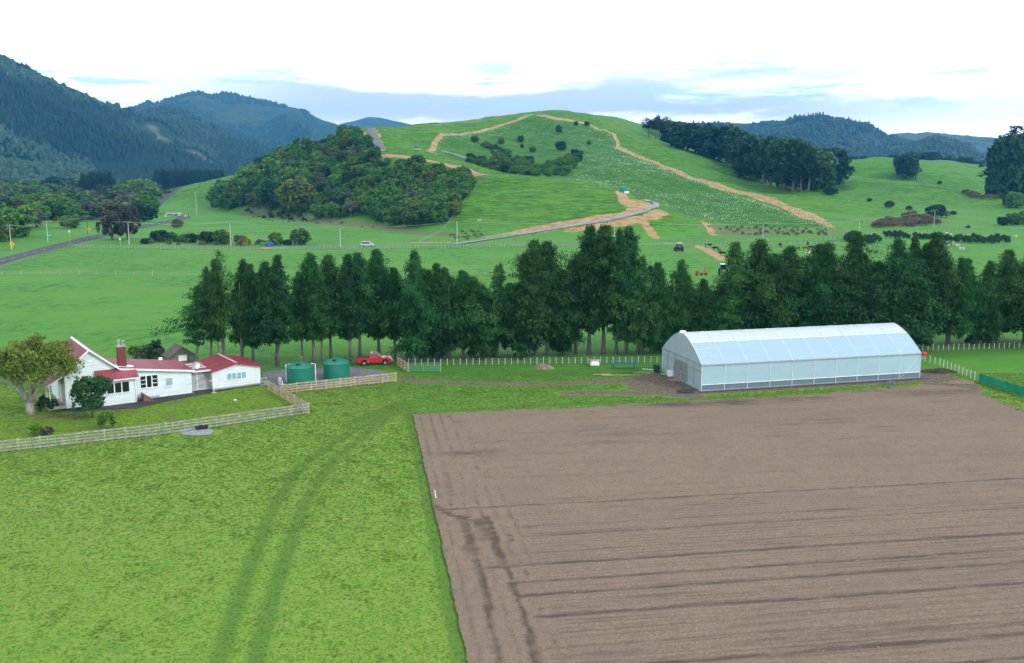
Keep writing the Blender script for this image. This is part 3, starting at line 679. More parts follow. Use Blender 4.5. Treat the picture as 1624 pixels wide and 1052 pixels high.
def trunk_mesh(name, mat, seed, h, r0, top, forks=5, spread=1.5, lean=(0, 0), base=0.0, multi=1):
    rr = random.Random(seed); b = MB()
    for k in range(multi):
        a = rr.uniform(0, 6.28); ox, oy = (math.cos(a)*r0*1.1, math.sin(a)*r0*1.1) if multi > 1 else (0, 0)
        rk = r0*(1 if multi == 1 else .75)
        if k > 0: top = top*.72
        pts = [(ox, oy, -.3), (ox*1.1+lean[0]*.05, oy*1.1+lean[1]*.05, h*.25*.5)]
        for i in range(1, 6):
            t = i/5; pts.append((ox*(1+t)+lean[0]*t+rr.uniform(-.12, .12)*h*.12, oy*(1+t)+lean[1]*t+rr.uniform(-.12, .12)*h*.12, h*.125+(top-h*.125)*t))
        b.tube(pts, [rk*1.35, rk]+[rk*(1-.85*i/5) for i in range(1, 6)], 7)
        for i in range(forks):
            t = rr.uniform(.25, .8); j = 2+int(t*4); p = Vector(pts[min(j, 5)])
            an = rr.uniform(0, 6.28); s = spread*rr.uniform(.5, 1)
            e = p+Vector((math.cos(an)*s, math.sin(an)*s, s*rr.uniform(.2, .8)))
            b.tube([p, (p+e)/2+Vector((0, 0, -.06*s)), e], [rk*.35, rk*.22, rk*.06], 5)
    me = bpy.data.meshes.new(name); me.from_pydata(b.v, [], b.f); me.materials.append(mat)
    me.polygons.foreach_set('use_smooth', [True]*len(me.polygons)); me.update()
    return me
def conifer_crown(name, mat, seed, H, z0, rmax, leaders=1, nbr=120, droop=1.0, gap=.25, dens=1.0, spread=1.2, lean=0.0, size=1.0, cpb=5):
    """branches round one or more leaders, each hung with drooping sprays"""
    r = np.random.default_rng(seed); C = []; D = []; L = []; Wd = []; T = []
    for li in range(leaders):
        ang = r.random()*6.28
        ox, oy = (math.cos(ang)*spread*rmax*.5, math.sin(ang)*spread*rmax*.5) if leaders > 1 else (0, 0)
        Ht = H*(1 if li == 0 else r.uniform(.70, .95)); rm = rmax*(1 if leaders == 1 else .78)
        lob = r.random(3)*6.28; miss = r.random(2)*6.28; mz = r.uniform(.25, .7, 2)
        n = int(nbr/leaders)
        for k in range(n):
            t = ((k+r.random())/n)**.85; z = z0+(Ht-z0)*t
            az = k*2.4+r.random()*.9
            prof = (min(1, .5+t*2.4))*min(1, (1-t)*2.1+.02)**.85+.04
            prof *= .45+1.05*float(vnoise(az*1.15+seed*5.3+li*9, z*.85+seed*2.7))
            prof *= .86+.16*math.sin(2*az+lob[0])+.14*math.sin(3*az+lob[1]+t*7)+r.normal()*.20+(.55 if r.random() < .07 else 0)
            if any(abs(((az-m_+3.14) % 6.28)-3.14) < .8 and abs(t-z_) < .13 for m_, z_ in zip(miss, mz)) or r.random() < gap*.4: prof *= .35
            ln = max(.35, rm*prof); dx, dy = math.cos(az), math.sin(az)
            tn = r.random()
            m_ = max(3, int((3+ln*3.2)*dens))
            for q in range(m_):
                s = (.25+.75*(q+r.random())/m_); sag = -.16*s*s*ln+.12*s*ln
                px_, py_, pz_ = ox+dx*ln*s+lean*(z/H)**1.3, oy+dy*ln*s, z+sag
                for w in range(int(cpb*dens)+1):
                    off = r.normal(size=3)*np.array([.26, .26, .22])*(.6+.5*ln/2)
                    C.append((px_+off[0], py_+off[1], pz_+off[2])); o_ = r.normal(size=3)*.38
                    D.append((dx*(.55-.25*droop)+o_[0], dy*(.55-.25*droop)+o_[1], -.75*droop+.2*(1-droop)+o_[2]))
                    l_ = r.uniform(.5, 1.0)*(.55+.45*(1-t))*size; L.append(l_); Wd.append(l_*r.uniform(.30, .50)); T.append(min(1, max(0, tn*.6+r.random()*.4)))
    D = np.array(D); D /= np.linalg.norm(D, axis=1)[:, None]
    return leaf_mesh(name, np.array(C), D, np.array(L), np.array(Wd), np.array(T), mat, r, .3)
L_BELT = leaf_mat('conifer_sprays', (0.006, 0.048, 0.010), (0.046, 0.185, 0.028), (0.110, 0.170, 0.055))
L_BUSH = leaf_mat('bush_leaves', (0.042, 0.130, 0.024), (0.130, 0.265, 0.042), (0.20, 0.25, 0.06))
L_BRIGHT = leaf_mat('bright_leaves', (0.075, 0.190, 0.028), (0.160, 0.310, 0.040), (0.11, 0.16, 0.03))
L_OLIVE = leaf_mat('olive_leaves', (0.080, 0.130, 0.022), (0.185, 0.225, 0.040), (0.200, 0.170, 0.060))
L_DARK = leaf_mat('dark_leaves', (0.013, 0.055, 0.024), (0.034, 0.105, 0.036))
L_SPREAD = leaf_mat('olive_tree_leaves', (0.085, 0.140, 0.020), (0.200, 0.270, 0.036), (0.22, 0.19, 0.06))
L_GARD = leaf_mat('garden_leaves', (0.016, 0.075, 0.020), (0.042, 0.145, 0.034))
L_PURP = leaf_mat('bronze_leaves', (0.045, 0.048, 0.036), (0.085, 0.080, 0.062), (.05, .075, .03))
L_GREY = leaf_mat('grey_leaves', (0.085, 0.105, 0.075), (0.180, 0.195, 0.145))
L_YELL = leaf_mat('gorse_flowers', (0.14, 0.12, 0.015), (0.33, 0.22, 0.015))
L_RUSH = leaf_mat('dry_bracken', (0.130, 0.105, 0.065), (0.240, 0.190, 0.115), (0.09, 0.14, 0.04))
L_PINE = leaf_mat('pine_needles', (0.010, 0.036, 0.020), (0.020, 0.058, 0.026))
B_GREY = bark('grey_bark', (0.085, 0.080, 0.072), (0.200, 0.190, 0.172))
B_BROWN = bark('brown_bark', (0.075, 0.058, 0.045), (0.160, 0.130, 0.105))
B_PALE = bark('pale_bark', (0.20, 0.18, 0.155), (0.40, 0.37, 0.33))
def tree(name, meshes, loc, scale, rz, label, cat='tree', group=None):
    e = empty(name, loc, rz, label, cat, group); e.scale = scale if isinstance(scale, tuple) else (scale,)*3
    for nm, me in meshes: link(nm, me, e)
    return e
# ---------------------------------------------------------------- shelter belt
def proto(seed, H, z0, rmax, leaders, nbr, gap, tr, multi=1, dens=1.0, mat=L_BELT, droop=1.0, forks=5, lean=0.0, size=1.0):
    return [('trunk', trunk_mesh('belt_trunk', B_GREY, seed, H, tr*.72, H*.80, forks, 1.6, (lean, 0), multi=multi)),
            ('crown', conifer_crown('belt_crown', mat, seed, H, z0, rmax, leaders, int(nbr*1.15), droop, gap, dens, lean=lean, size=size*.58, cpb=14))]
BELT = dict(
 s=proto(1, 15, 3.6, 2.6, 1, 170, .25, .34), t=proto(2, 15, 3.3, 2.9, 2, 200, .2, .40, 2), n=proto(3, 15, 4.2, 2.1, 1, 140, .35, .28),
 u=proto(4, 15, 3.6, 2.6, 2, 185, .3, .32, 3), w=proto(5, 15, 1.9, 3.7, 3, 290, .1, .5, 2), b=proto(6, 15, 0.9, 3.3, 1, 230, .05, .42), v=proto(7, 15, 1.3, 3.5, 2, 260, .1, .45, 2),
 g=proto(8, 15, 4.6, 2.5, 1, 76, .6, .30, 1, .9, forks=22, lean=.8), d=proto(9, 15, 6.0, 1.8, 1, 42, .7, .36, 1, .7, forks=40), p=proto(10, 15, 2.4, 3.0, 1, 210, .1, .36), x=proto(12, 15, 0.6, 4.0, 3, 290, .05, .45), q=proto(13, 15, 3.0, 2.7, 1, 170, .25, .34), y=proto(14, 15, 2.6, 3.1, 2, 210, .15, .38))
belt = [  # base x, base y, top y, kind, width factor, label
 (312,584,452,'g',1.05,'ragged conifer at the left end of the shelter belt, its boughs over the old shed'),
 (336,582,425,'g',.8,'thin leaning conifer with dead grey twigs, second in the belt from the old shed'),
 (356,581,398,'d',1.0,'tall half dead conifer with a bare grey trunk behind the white garage'),
 (348,583,412,'n',.6,'conifer with a pointed dark top crowding the half dead trunk behind the garage'),
 (382,581,414,'t',.85,'twin stemmed conifer behind the right end of the garage roof'),
 (402,579,420,'q',.85,'dark conifer just right of the garage roof in the shelter belt'),
 (438,580,404,'u',1.05,'conifer on a cluster of three trunks beyond the gravel yard'),
 (480,576,432,'n',.85,'leaning conifer with two pale curving stems behind the left water tank'),
 (498,576,402,'s',.95,'broad dark conifer rising above the left green water tank'),
 (511,575,432,'n',.85,'narrow conifer with a straight pale trunk between the two tanks'),
 (525,572,405,'n',1.05,'slim conifer with a clean trunk behind the right water tank'),
 (556,574,404,'s',.9,'conifer with a straight trunk just left of the red pickup'),
 (571,570,402,'n',1.1,'conifer whose trunk stands behind the tray of the red pickup'),
 (601,566,397,'q',1.0,'two topped conifer standing behind the bonnet of the red pickup'),
 (627,569,425,'s',.85,'conifer beside the timber gateway end right of the red pickup'),
 (651,571,396,'v',.85,'large dark conifer with a pointed top behind the green farm gate'),
 (667,570,428,'y',.8,'conifer with low hanging boughs right of the one behind the green gate'),
 (692,569,470,'b',.6,'short leafy conifer filling the belt gap right of the gate'),
 (712,569,418,'u',.95,'conifer on a thick twin trunk with bare dead branches'),
 (735,568,430,'s',.8,'round topped conifer just right of the thick twin trunk'),
 (749,568,440,'p',.95,'dense conifer left of the dirt heap, in the lower middle of the belt'),
 (764,566,452,'n',.9,'low slim conifer beside the dark shrub in the belt'),
 (788,566,420,'g',.85,'gappy conifer with bare trunk showing sky green gaps, left of the tall pair'),
 (826,565,400,'y',.85,'leafy conifer with boughs to the ground directly behind the dirt heap'),
 (848,564,382,'p',.9,'pointed left tree of the tall pair above the dirt heap'),
 (868,564,384,'p',.95,'pointed right tree of the tall pair above the dirt heap'),
 (890,562,430,'b',.7,'short bushy conifer at the right foot of the tall pair'),
 (913,561,412,'n',1.0,'narrow conifer with thin trunk left of the tallest group'),
 (934,562,359,'q',1.0,'very tall conifer at the left of the tallest group in the belt'),
 (957,562,358,'n',1.25,'very tall conifer in the middle of the tallest group'),
 (980,561,363,'t',.85,'very tall twin trunked conifer at the right of the tallest group'),
 (993,561,361,'n',1.0,'spire topped conifer on the right edge of the tallest group'),
 (1016,560,405,'w',.78,'wide dark conifer stepping down right of the tallest group'),
 (1040,560,418,'b',.75,'conifer with a small pointed top left of the greenhouse end'),
 (1065,559,414,'x',.78,'full conifer with grey dead twigs rising above the left end of the greenhouse'),
 (1084,558,428,'v',.7,'conifer with round shoulders just above the greenhouse gable'),
 (1112,557,440,'x',.8,'low broad conifer below the red farm machine'),
 (1140,556,446,'x',.8,'lowest broad conifer in the dip of the belt behind the greenhouse roof'),
 (1173,555,384,'y',1.05,'pointed conifer hiding part of the green tractor'),
 (1199,555,381,'p',1.05,'pointed conifer right of the one that hides the green tractor'),
 (1227,554,404,'p',.9,'small topped conifer at the middle of the greenhouse roof'),
 (1246,554,392,'q',1.05,'pointed conifer left of the group of grazing cattle'),
 (1268,553,404,'v',.75,'rounded conifer below the brown and black cattle'),
 (1317,553,367,'w',1.18,'biggest conifer behind the greenhouse, broad with a shaggy top'),
 (1358,552,402,'p',.95,'pointed conifer stepping down right of the big shaggy one'),
 (1380,552,425,'b',.75,'low conifer filling the dip above the right of the greenhouse'),
 (1415,551,377,'x',1.12,'broad lighter green conifer above the right end of the greenhouse'),
 (1453,550,378,'u',.85,'slim conifer with a narrow top between two broad ones at right'),
 (1474,549,370,'q',1.0,'tall pointed conifer just right of the greenhouse end'),
 (1505,547,396,'w',.72,'conifer with a twin trunk base standing on open grass at right'),
 (1546,548,412,'t',.95,'round topped conifer above the white post fence at right'),
 (1578,547,416,'v',.75,'dark conifer second from the right edge of the belt'),
 (1622,545,378,'w',1.15,'large dark conifer at the right end of the belt, cut by the frame'),
 (1655,544,395,'w',1.0,'conifer past the right edge of the frame'),
]
for i, (bx, by, ty, kd, wf, lab) in enumerate(belt[:-1]):
    x, y = G(bx, by); h = PY(bx, ty, y)[2]/15.0
    tree('conifer_tree', BELT[kd], (x, y, 0), (wf*(.94 if bx < 640 else 1.12)*rnd.uniform(.86, 1.14), wf*(.96 if bx < 640 else 1.12), h), rnd.uniform(0, 6.28), lab, 'tree', 'conifers of the shelter belt')
def shrub_mesh(mat, seed, rad=(1.2, 1.2, .9), nc=16, per=34, size=.32):
    return blob_crown('shrub_leaves', mat, seed, rad, rad[2]*.75, nc, per, size, -.35, .42)
def topz(me): return max(v.co.z for v in me.vertices)
SH_DARK = shrub_mesh(L_DARK, 31); SH_BUSH = shrub_mesh(L_BUSH, 32); SH_BRT = shrub_mesh(L_BRIGHT, 33); SH_YEL = shrub_mesh(L_YELL, 34); SH_RUSH = shrub_mesh(L_RUSH, 35, (1.4, 1.4, .7)); SH_GREY = shrub_mesh(L_GREY, 36); SH_PURP = shrub_mesh(L_PURP, 37)
def shrub(px, py, me, s, label, hill=False, group=None, sz=None):
    if hill:
        h = HIT(px, py)
        if not h: return
        x, y, z = h
    else: (x, y), z = G(px, py), 0
    o = link('shrub', me, None, (x, y, z), (0, 0, rnd.uniform(0, 6.28))); o.scale = (s, s, sz or s)
    return tag(o, label, 'shrub', group)
shrub(685, 571, SH_DARK, 1.25, 'dark round shrub at the foot of the belt right of the green gate')
shrub(768, 566, SH_DARK, 1.9, 'large dark shrub under the conifers left of the dirt heap', sz=1.5)
shrub(826, 566, SH_DARK, 2.2, 'dark undergrowth bush at the foot of the belt behind the dirt heap')
shrub(1552, 549, SH_DARK, 1.4, 'dark shrub under the conifers at the right, above the white posts')
shrub(58, 690, SH_BRT, .62, 'small lime green shrub inside the garden fence at far left')
shrub(78, 691, SH_PURP, .5, 'small brown shrub beside the lime one by the garden fence')
shrub(168, 681, SH_BRT, .72, 'small bright green conical shrub against the garden fence', sz=1.0)
shrub(222, 570, SH_BUSH, 1.3, 'green shrub behind the red roof next to the chimney')
shrub(240, 568, SH_DARK, 1.35, 'spiky dark green shrub behind the red roof, right of the chimney')
shrub(250, 569, SH_GREY, 1.0, 'pale flowering shrub behind the red roof near the dark spiky one')
shrub(226, 572, SH_GREY, .8, 'pale grass tussock behind the roof beside the chimney')
shrub(97, 562, SH_BUSH, 1.1, 'green shrub behind the house gable at left')
shrub(20, 598, SH_BUSH, 1.0, 'small green shrub beside the grey fence left of the house')
shrub(75, 650, SH_DARK, .9, 'dark bush growing by the porch steps behind the spreading tree')
# ---------------------------------------------------------------- garden trees
def spreading_tree():
    b = MB(); rr = random.Random(5)
    b.tube([(0, 0, -.2), (.05, 0, .5), (-.05, 0, 1.2)], [.52, .42, .40], 9)
    ends = []
    for (dx, dy, h, s) in ((-1.3, .2, 3.6, .26), (-.5, -.4, 4.2, .2), (.55, .3, 3.9, .24), (1.3, -.1, 3.5, .22), (.1, .5, 4.0, .18)):
        p0 = Vector((0, 0, 1.1)); p1 = Vector((dx*.45, dy*.5, 1.9)); p2 = Vector((dx, dy, 2.9)); p3 = Vector((dx*1.5, dy*1.6, h+.5))
        b.tube([p0, p1, p2, p3], [s, s*.9, s*.7, s*.4], 7); ends.append(p3)
        for k in range(7):
            a = rr.uniform(0, 6.28); e = p2.lerp(p3, rr.random())+Vector((math.cos(a)*rr.uniform(.5, 1.3), math.sin(a)*rr.uniform(.5, 1.3), rr.uniform(.5, 1.3)))
            b.tube([p2.lerp(p3, .2), p2.lerp(e, .6)+Vector((0, 0, .1)), e], [s*.4, s*.3, .03], 5)
    me = bpy.data.meshes.new('tree_trunk'); me.from_pydata(b.v, [], b.f); me.materials.append(B_PALE); me.polygons.foreach_set('use_smooth', [True]*len(me.polygons)); me.update()
    return me
gx, gy = G(64, 657)
tree('spreading_tree', [('trunk', spreading_tree()), ('crown', blob_crown('tree_crown', L_SPREAD, 21, (4.2, 3.8, 2.3), 5.7, 170, 95, .25, -.55, .22, .5, .6))], (gx, gy, 0), (1.0, 1.0, 1.0), .0, 'olive green spreading tree with forked pale grey trunk on the lawn left of the house').children[1].location = (-1.1, 0, .1)
gx, gy = G(147, 662)
tree('garden_tree', [('trunk', trunk_mesh('tree_trunk', B_BROWN, 8, 2.4, .13, 3.2, 6, .8)), ('crown', blob_crown('tree_crown', L_GARD, 22, (1.95, 1.95, 1.85), 2.75, 60, 60, .27, -.75, .3, .2, .5))], (gx, gy, 0), (1, 1, 1.0), .8, 'small round dark green tree on the lawn in front of the sunroom')
# ---------------------------------------------------------------- bush and valley trees
BR = [blob_crown('tree_crown', m_, s_, rad_, zc_, nc_, 44, sz_, low_, cl_) for m_, s_, rad_, zc_, nc_, sz_, low_, cl_ in (
    (L_BUSH, 41, (3.6, 3.4, 3.6), 3.9, 52, .8, -.8, .31), (L_BUSH, 42, (3.2, 3.5, 3.9), 4.0, 54, .8, -.8, .29), (L_BUSH, 43, (4.2, 3.8, 3.4), 3.6, 56, .85, -.8, .29), (L_DARK, 44, (3.4, 3.2, 3.7), 4.0, 52, .8, -.8, .31),
    (L_BRIGHT, 45, (3.4, 3.3, 3.5), 3.8, 50, .75, -.8, .31), (L_OLIVE, 46, (3.3, 3.3, 3.6), 3.9, 50, .75, -.8, .30), (L_GREY, 47, (2.6, 2.8, 2.8), 3.9, 26, .7, -.4, .33), (L_PURP, 48, (3.6, 3.4, 3.9), 4.4, 54, .7, -.8, .27), (L_DARK, 49, (2.6, 2.6, 4.2), 5.4, 44, .85, -.7, .34))]
TOPS = [topz(m_) for m_ in BR]
TKS = [trunk_mesh('tree_trunk', B_BROWN, 60+i, 4.5, .30, 5.5, 6, 2.0) for i in range(3)]
def btree(name, k, x, y, z, h, label, group, w=1.0, cat='tree'):
    s = h/TOPS[k]; ws = s*w*1.12
    return tree(name, [('trunk', TKS[k % 3]), ('crown', BR[k])], (x, y, z-.2), (ws, ws, s), rnd.uniform(0, 6.28), label, cat, group)
def scatter(poly, n, dmin, seed, tries=9000, dfun=None):
    """points of the land seen inside a photo outline, kept apart in metres"""
    r = random.Random(seed); a = np.array(poly); out = []
    (x0, y0), (x1, y1) = a.min(0), a.max(0)
    cell = {}
    for _ in range(tries):
        if len(out) >= n: break
        px, py = r.uniform(x0, x1), r.uniform(y0, y1)
        if not inside(np.array([px]), np.array([py]), poly)[0]: continue
        h = HIT(px, py)
        if not h: continue
        if all((h[0]-o[0])**2+(h[1]-o[1])**2 > dmin*dmin for o in out): out.append((h[0], h[1], h[2], px, py))
    return out
FLANK = [(335, 331), (352, 318), (385, 300), (410, 285), (445, 264), (480, 246), (515, 230), (545, 216), (566, 212), (572, 222), (585, 244), (612, 257), (650, 266), (690, 272), (735, 282), (742, 300), (735, 325), (715, 348), (690, 358), (650, 361), (615, 355), (585, 344), (540, 346), (500, 346), (450, 338), (420, 335), (390, 331), (360, 334)]
gb = 'native trees of the bush on the hill flank'
wts = [(0, .2), (1, .18), (2, .16), (3, .1), (4, .13), (5, .13), (6, .06), (8, .04)]
BLAB = {0: 'mid green round crowned tree in the thick bush on the hill flank', 1: 'tall domed green tree in the thick bush on the hill flank', 2: 'broad low green tree in the thick bush on the hill flank', 3: 'dark green tree in the thick bush on the hill flank', 4: 'bright green tree in the thick bush on the hill flank', 5: 'olive tinted tree in the thick bush on the hill flank', 6: 'grey thin leaved tree in the thick bush on the hill flank', 8: 'narrow dark tree in the thick bush on the hill flank', 7: 'bronze tree in the thick bush'}
def pick(r):
    t = r.random(); s = 0
    for k, w in wts:
        s += w
        if t < s: return k
    return 0
r_ = random.Random(3)
for x, y, z, px, py in scatter(FLANK, 290, 5.2, 5):
    k = pick(r_); h = r_.uniform(5.4, 9.6)
    if 340 < px < 480 and py < 330: h *= 1.55
    if px < 352: h *= .8
    if px > 700: k = 4 if r_.random() < .35 else k; h *= .9
    if py < 262 and px > 600: h *= .55
    btree('bush_tree', k, x, y, z, h, BLAB[k], gb+' ('+str(k+1)+')' if False else gb, r_.uniform(.9, 1.2))
for px, py, hpx, k, lab in ((472, 338, 60, 5, 'big tawny topped tree at the lower left of the bush flank'), (428, 336, 52, 8, 'tall dark tree at the left of the bush flank'), (395, 318, 52, 1, 'large rounded tree near the left end of the bush'), (598, 248, 16, 8, 'small dark pointed conifer by the gravel track on the ridge'), (690, 352, 44, 4, 'bright green dome of leaves at the lower right of the bush'), (655, 352, 40, 0, 'big round tree on the lower edge of the bush, right of centre'),
    (560, 210, 9, 0, 'low tree on the skyline left of the gravel track'), (545, 213, 9, 5, 'low olive tree at the very top of the bush')):
    h = HIT(px, py)
    if h: btree('bush_tree', k, h[0], h[1], h[2], hpx*h[1]/1550*1.02, lab, None)
# gully scrub in the planted bowl
GULLY = [(745, 222), (800, 238), (830, 255), (870, 262), (905, 250), (925, 240), (915, 262), (895, 280), (870, 281), (840, 279), (800, 274), (770, 266), (735, 256), (745, 246), (790, 256), (780, 240)]
for x, y, z, px, py in scatter(GULLY, 165, 2.7, 9):
    k = 4 if 815 < px < 885 and r_.random() < .65 else r_.choice((0, 1, 2, 3, 4))
    btree('gully_tree', k, x, y, z, r_.uniform(1.8, 4.6), ('bright green' if k == 4 else 'dark green')+' scrubby tree in the gully of the planted bowl', 'scrub in the gully of the bowl', 1.25)
for px, py, hp, k, lab in ((886, 214, 16, 8, 'pointed dark tree standing alone high in the bowl'), (889, 239, 16, 3, 'round dark tree standing alone in the middle of the bowl'), (826, 225, 10, 3, 'small dark tree on the left of the bowl'), (828, 237, 9, 8, 'small pointed tree below the left one in the bowl'), (931, 200, 8, 3, 'small round tree on the upper right rim of the bowl'), (914, 199, 7, 3, 'tiny tree beside the upper right rim'), (934, 229, 6, 0, 'tiny bush on the right slope of the bowl'), (795, 228, 10, 0, 'loose green tree on the left slope of the bowl'), (845, 241, 9, 2, 'low broad tree in the bowl left of the round dark one')):
    h = HIT(px, py)
    if h: btree('hill_tree', k, h[0], h[1], h[2], hp*h[1]/1550, lab, None)
# pines on the ridge behind the planted slope
def pine(seed, H, z0, rm, nbr=110):
    return [('trunk', trunk_mesh('pine_trunk', B_GREY, seed, H, .42, H*.95, 8, 3.0)), ('crown', conifer_crown('pine_crown', L_PINE, seed, H, z0, rm, 2, nbr, .25, .3, .62, .7, size=2.1))]
PINES = [pine(71, 26, 9, 6.5), pine(72, 26, 6, 7.2, 130), pine(73, 26, 12, 7.0, 95), pine(74, 26, 4, 6.2, 140)]
PB = [(1028, 214, 186), (1040, 218, 185), (1052, 222, 184), (1065, 227, 190), (1078, 232, 192), (1090, 237, 194), (1102, 240, 196), (1114, 245, 195), (1126, 249, 197), (1140, 253, 196), (1152, 257, 199), (1162, 263, 203), (1172, 269, 207), (1180, 276, 214), (1190, 281, 212), (1200, 286, 216), (1210, 290, 216), (1222, 294, 214), (1234, 296, 218), (1246, 299, 217), (1258, 302, 219), (1270, 303, 224), (1282, 303, 228), (1294, 300, 230), (1304, 292, 232),
      (1046, 214, 182), (1070, 222, 190), (1095, 231, 195), (1120, 240, 193), (1150, 250, 200), (1175, 262, 212), (1205, 276, 215), (1230, 284, 216), (1260, 290, 220), (1285, 290, 226), (1215, 288, 230), (1240, 296, 240), (1262, 300, 248), (1288, 301, 255)]
r_ = random.Random(8)
for i, (px, py, ty) in enumerate(PB):
    h = HIT(px, py+2)
    if not h: continue
    H_ = max(7, PY(px, ty, h[1])[2]-h[2])
    k = 2 if i < 3 or i in (25,) else r_.choice((0, 1, 3, 1))
    s = H_/26
    if px > 1212 and i % 2: btree('ridge_tree', r_.choice((3, 3, 8, 0)), h[0], h[1], h[2], H_, 'round headed dark tree in the wood on the right hand ridge', 'trees of the wood on the right hand ridge', r_.uniform(.7, .95))
    elif k != 2 and i % 3 != 1: btree('ridge_tree', r_.choice((3, 3, 8)), h[0], h[1], h[2]-1, H_+1, 'dark dense tree in the wood on the right hand ridge', 'dark trees of the wood on the right hand ridge', r_.uniform(.95, 1.3))
    else: tree('pine_tree', PINES[k], (h[0], h[1], h[2]-.5), (s*r_.uniform(1.3, 1.75), s*r_.uniform(1.3, 1.75), s), r_.uniform(0, 6.28), 'tall dark pine in the wood on the right hand ridge' if k != 2 else 'tall bare stemmed pine at the upper end of the wood on the ridge', 'tree', 'pines of the wood on the right hand ridge')
for x, y, z, px, py in scatter([(1210, 285), (1300, 300), (1312, 285), (1322, 262), (1308, 255), (1290, 280), (1250, 275)], 26, 6, 12): btree('ridge_tree', r_.choice((3, 3, 0, 6)), x, y, z, r_.uniform(6, 10), 'small dark tree at the right edge of the ridge wood', 'undergrowth trees of the ridge wood', 1.1)
for x, y, z, px, py in scatter([(1305, 253), (1325, 252), (1328, 262), (1322, 275), (1312, 290), (1296, 303), (1290, 300), (1308, 278)], 22, 4, 13):
    o = link('shrub', SH_RUSH, None, (x, y, z), (0, 0, r_.uniform(0, 6))); o.scale = (3.2, 3.2, 3.2); tag(o, 'brown dead scrub along the right edge of the ridge wood', 'shrub', 'brown scrub along the ridge wood')
for px, py, hp, k, lab, w in ((1437, 283, 38, 3, 'big round tree alone on the second green hill', 1.0), (1452, 284, 22, 6, 'bare grey tree beside the big round one on the second hill', .9), (1318, 309, 12, 3, 'round dark bush on the skyline spur below the ridge wood', 1.7), (1379, 320, 6, 3, 'small dark bush low on the second hill, left one', 1.3), (1411, 330, 12, 7, 'brownish bush in the dip below the second hill', 1.3), (1442, 334, 8, 7, 'small brown bush right of the dip below the second hill', 1.3),
    (1483, 344, 20, 3, 'dark green tree by the power pole under the second hill', 1.35), (1500, 346, 11, 6, 'grey bush right of the dark tree under the second hill', 1.6), (1512, 341, 7, 3, 'small dark bush at the end of the group under the second hill', 1.3), (1490, 292, 5, 3, 'tiny dark bush on the second hill face', 1.4), (1535, 362, 5, 3, 'single small bush in the sheep paddock', 1.3),
    (1590, 358, 15, 3, 'dark tree at right beyond the sheep paddock', 1.1), (1607, 357, 20, 0, 'green tree at the right edge beyond the sheep paddock', 1.2), (1622, 356, 22, 0, 'round tree cut by the right frame edge beyond the paddock', 1.2), (1612, 330, 26, 4, 'big mid green tree at the right frame edge below the huge pine', 1.2), (1600, 326, 18, 0, 'green tree left of the big one at the right frame edge', 1.1)):
    h = HIT(px, py)
    if h: btree('hill_tree', k, h[0], h[1], h[2], hp*h[1]/1550*1.03, lab, None, w)
for px, w in ((1576, 1.0), (1590, 1.2), (1600, .9)):
    h = HIT(px, 314)
    if h: btree('hill_tree', 3, h[0], h[1], h[2], 9, 'dark scrub tree below the huge pine at the right', 'scrub below the huge pine', 1.5)
for px, py, ty, s2, lab in ((1606, 300, 198, 1.0, 'huge dark pine standing above the second hill at the right edge'), (1632, 306, 215, 1.2, 'dark pine behind the huge one, cut by the frame')):
    Y = 560*K; x = PY(px, py, Y)[0]; z = zat(x, Y); H_ = PY(px, ty, Y)[2]-z
    tree('pine_tree', PINES[3], (x, Y, z-.5), (H_/26*1.9*s2, H_/26*1.9*s2, H_/26), 1.0+s2, lab)
for px, py, ty, w_ in ((1598, 306, 214, 1.1), (1614, 308, 203, 1.2), (1628, 308, 210, 1.3)):
    Y = 555*K; x = PY(px, py, Y)[0]; z = zat(x, Y); btree('hill_tree', 3, x, Y, z-1, PY(px, ty, Y)[2]-z, 'dark dense crown of the huge tree clump at the right frame edge', 'huge tree clump at the right edge', w_*.62)
r_ = random.Random(18)
for i in range(42):
    px = 1338+i*5.2+r_.uniform(-1.5, 1.5); Y = (900+r_.uniform(-30, 60))*K
    base_py = np.interp(px, [1330, 1480, 1560], [256, 262, 280]); hpx = np.interp(px, [1330, 1400, 1440, 1470, 1545, 1560], [8, 10, 20, 20, 24, 14])*r_.uniform(.75, 1.1)
    x, _, z = PY(px, base_py, Y)
    if i % 3 == 0: btree('windbreak_tree', 3, x, Y, z-3, hpx*Y/1550+3, 'round dark tree in the windbreak behind the second hill', 'windbreak behind the second hill')
    else:
        s = (hpx*Y/1550+3)/26; tree('windbreak_tree', PINES[r_.choice((1, 3))], (x, Y, z-3), (s*1.1, s*1.1, s), r_.uniform(0, 6), 'pine in the windbreak behind the second hill', 'tree', 'windbreak behind the second hill')
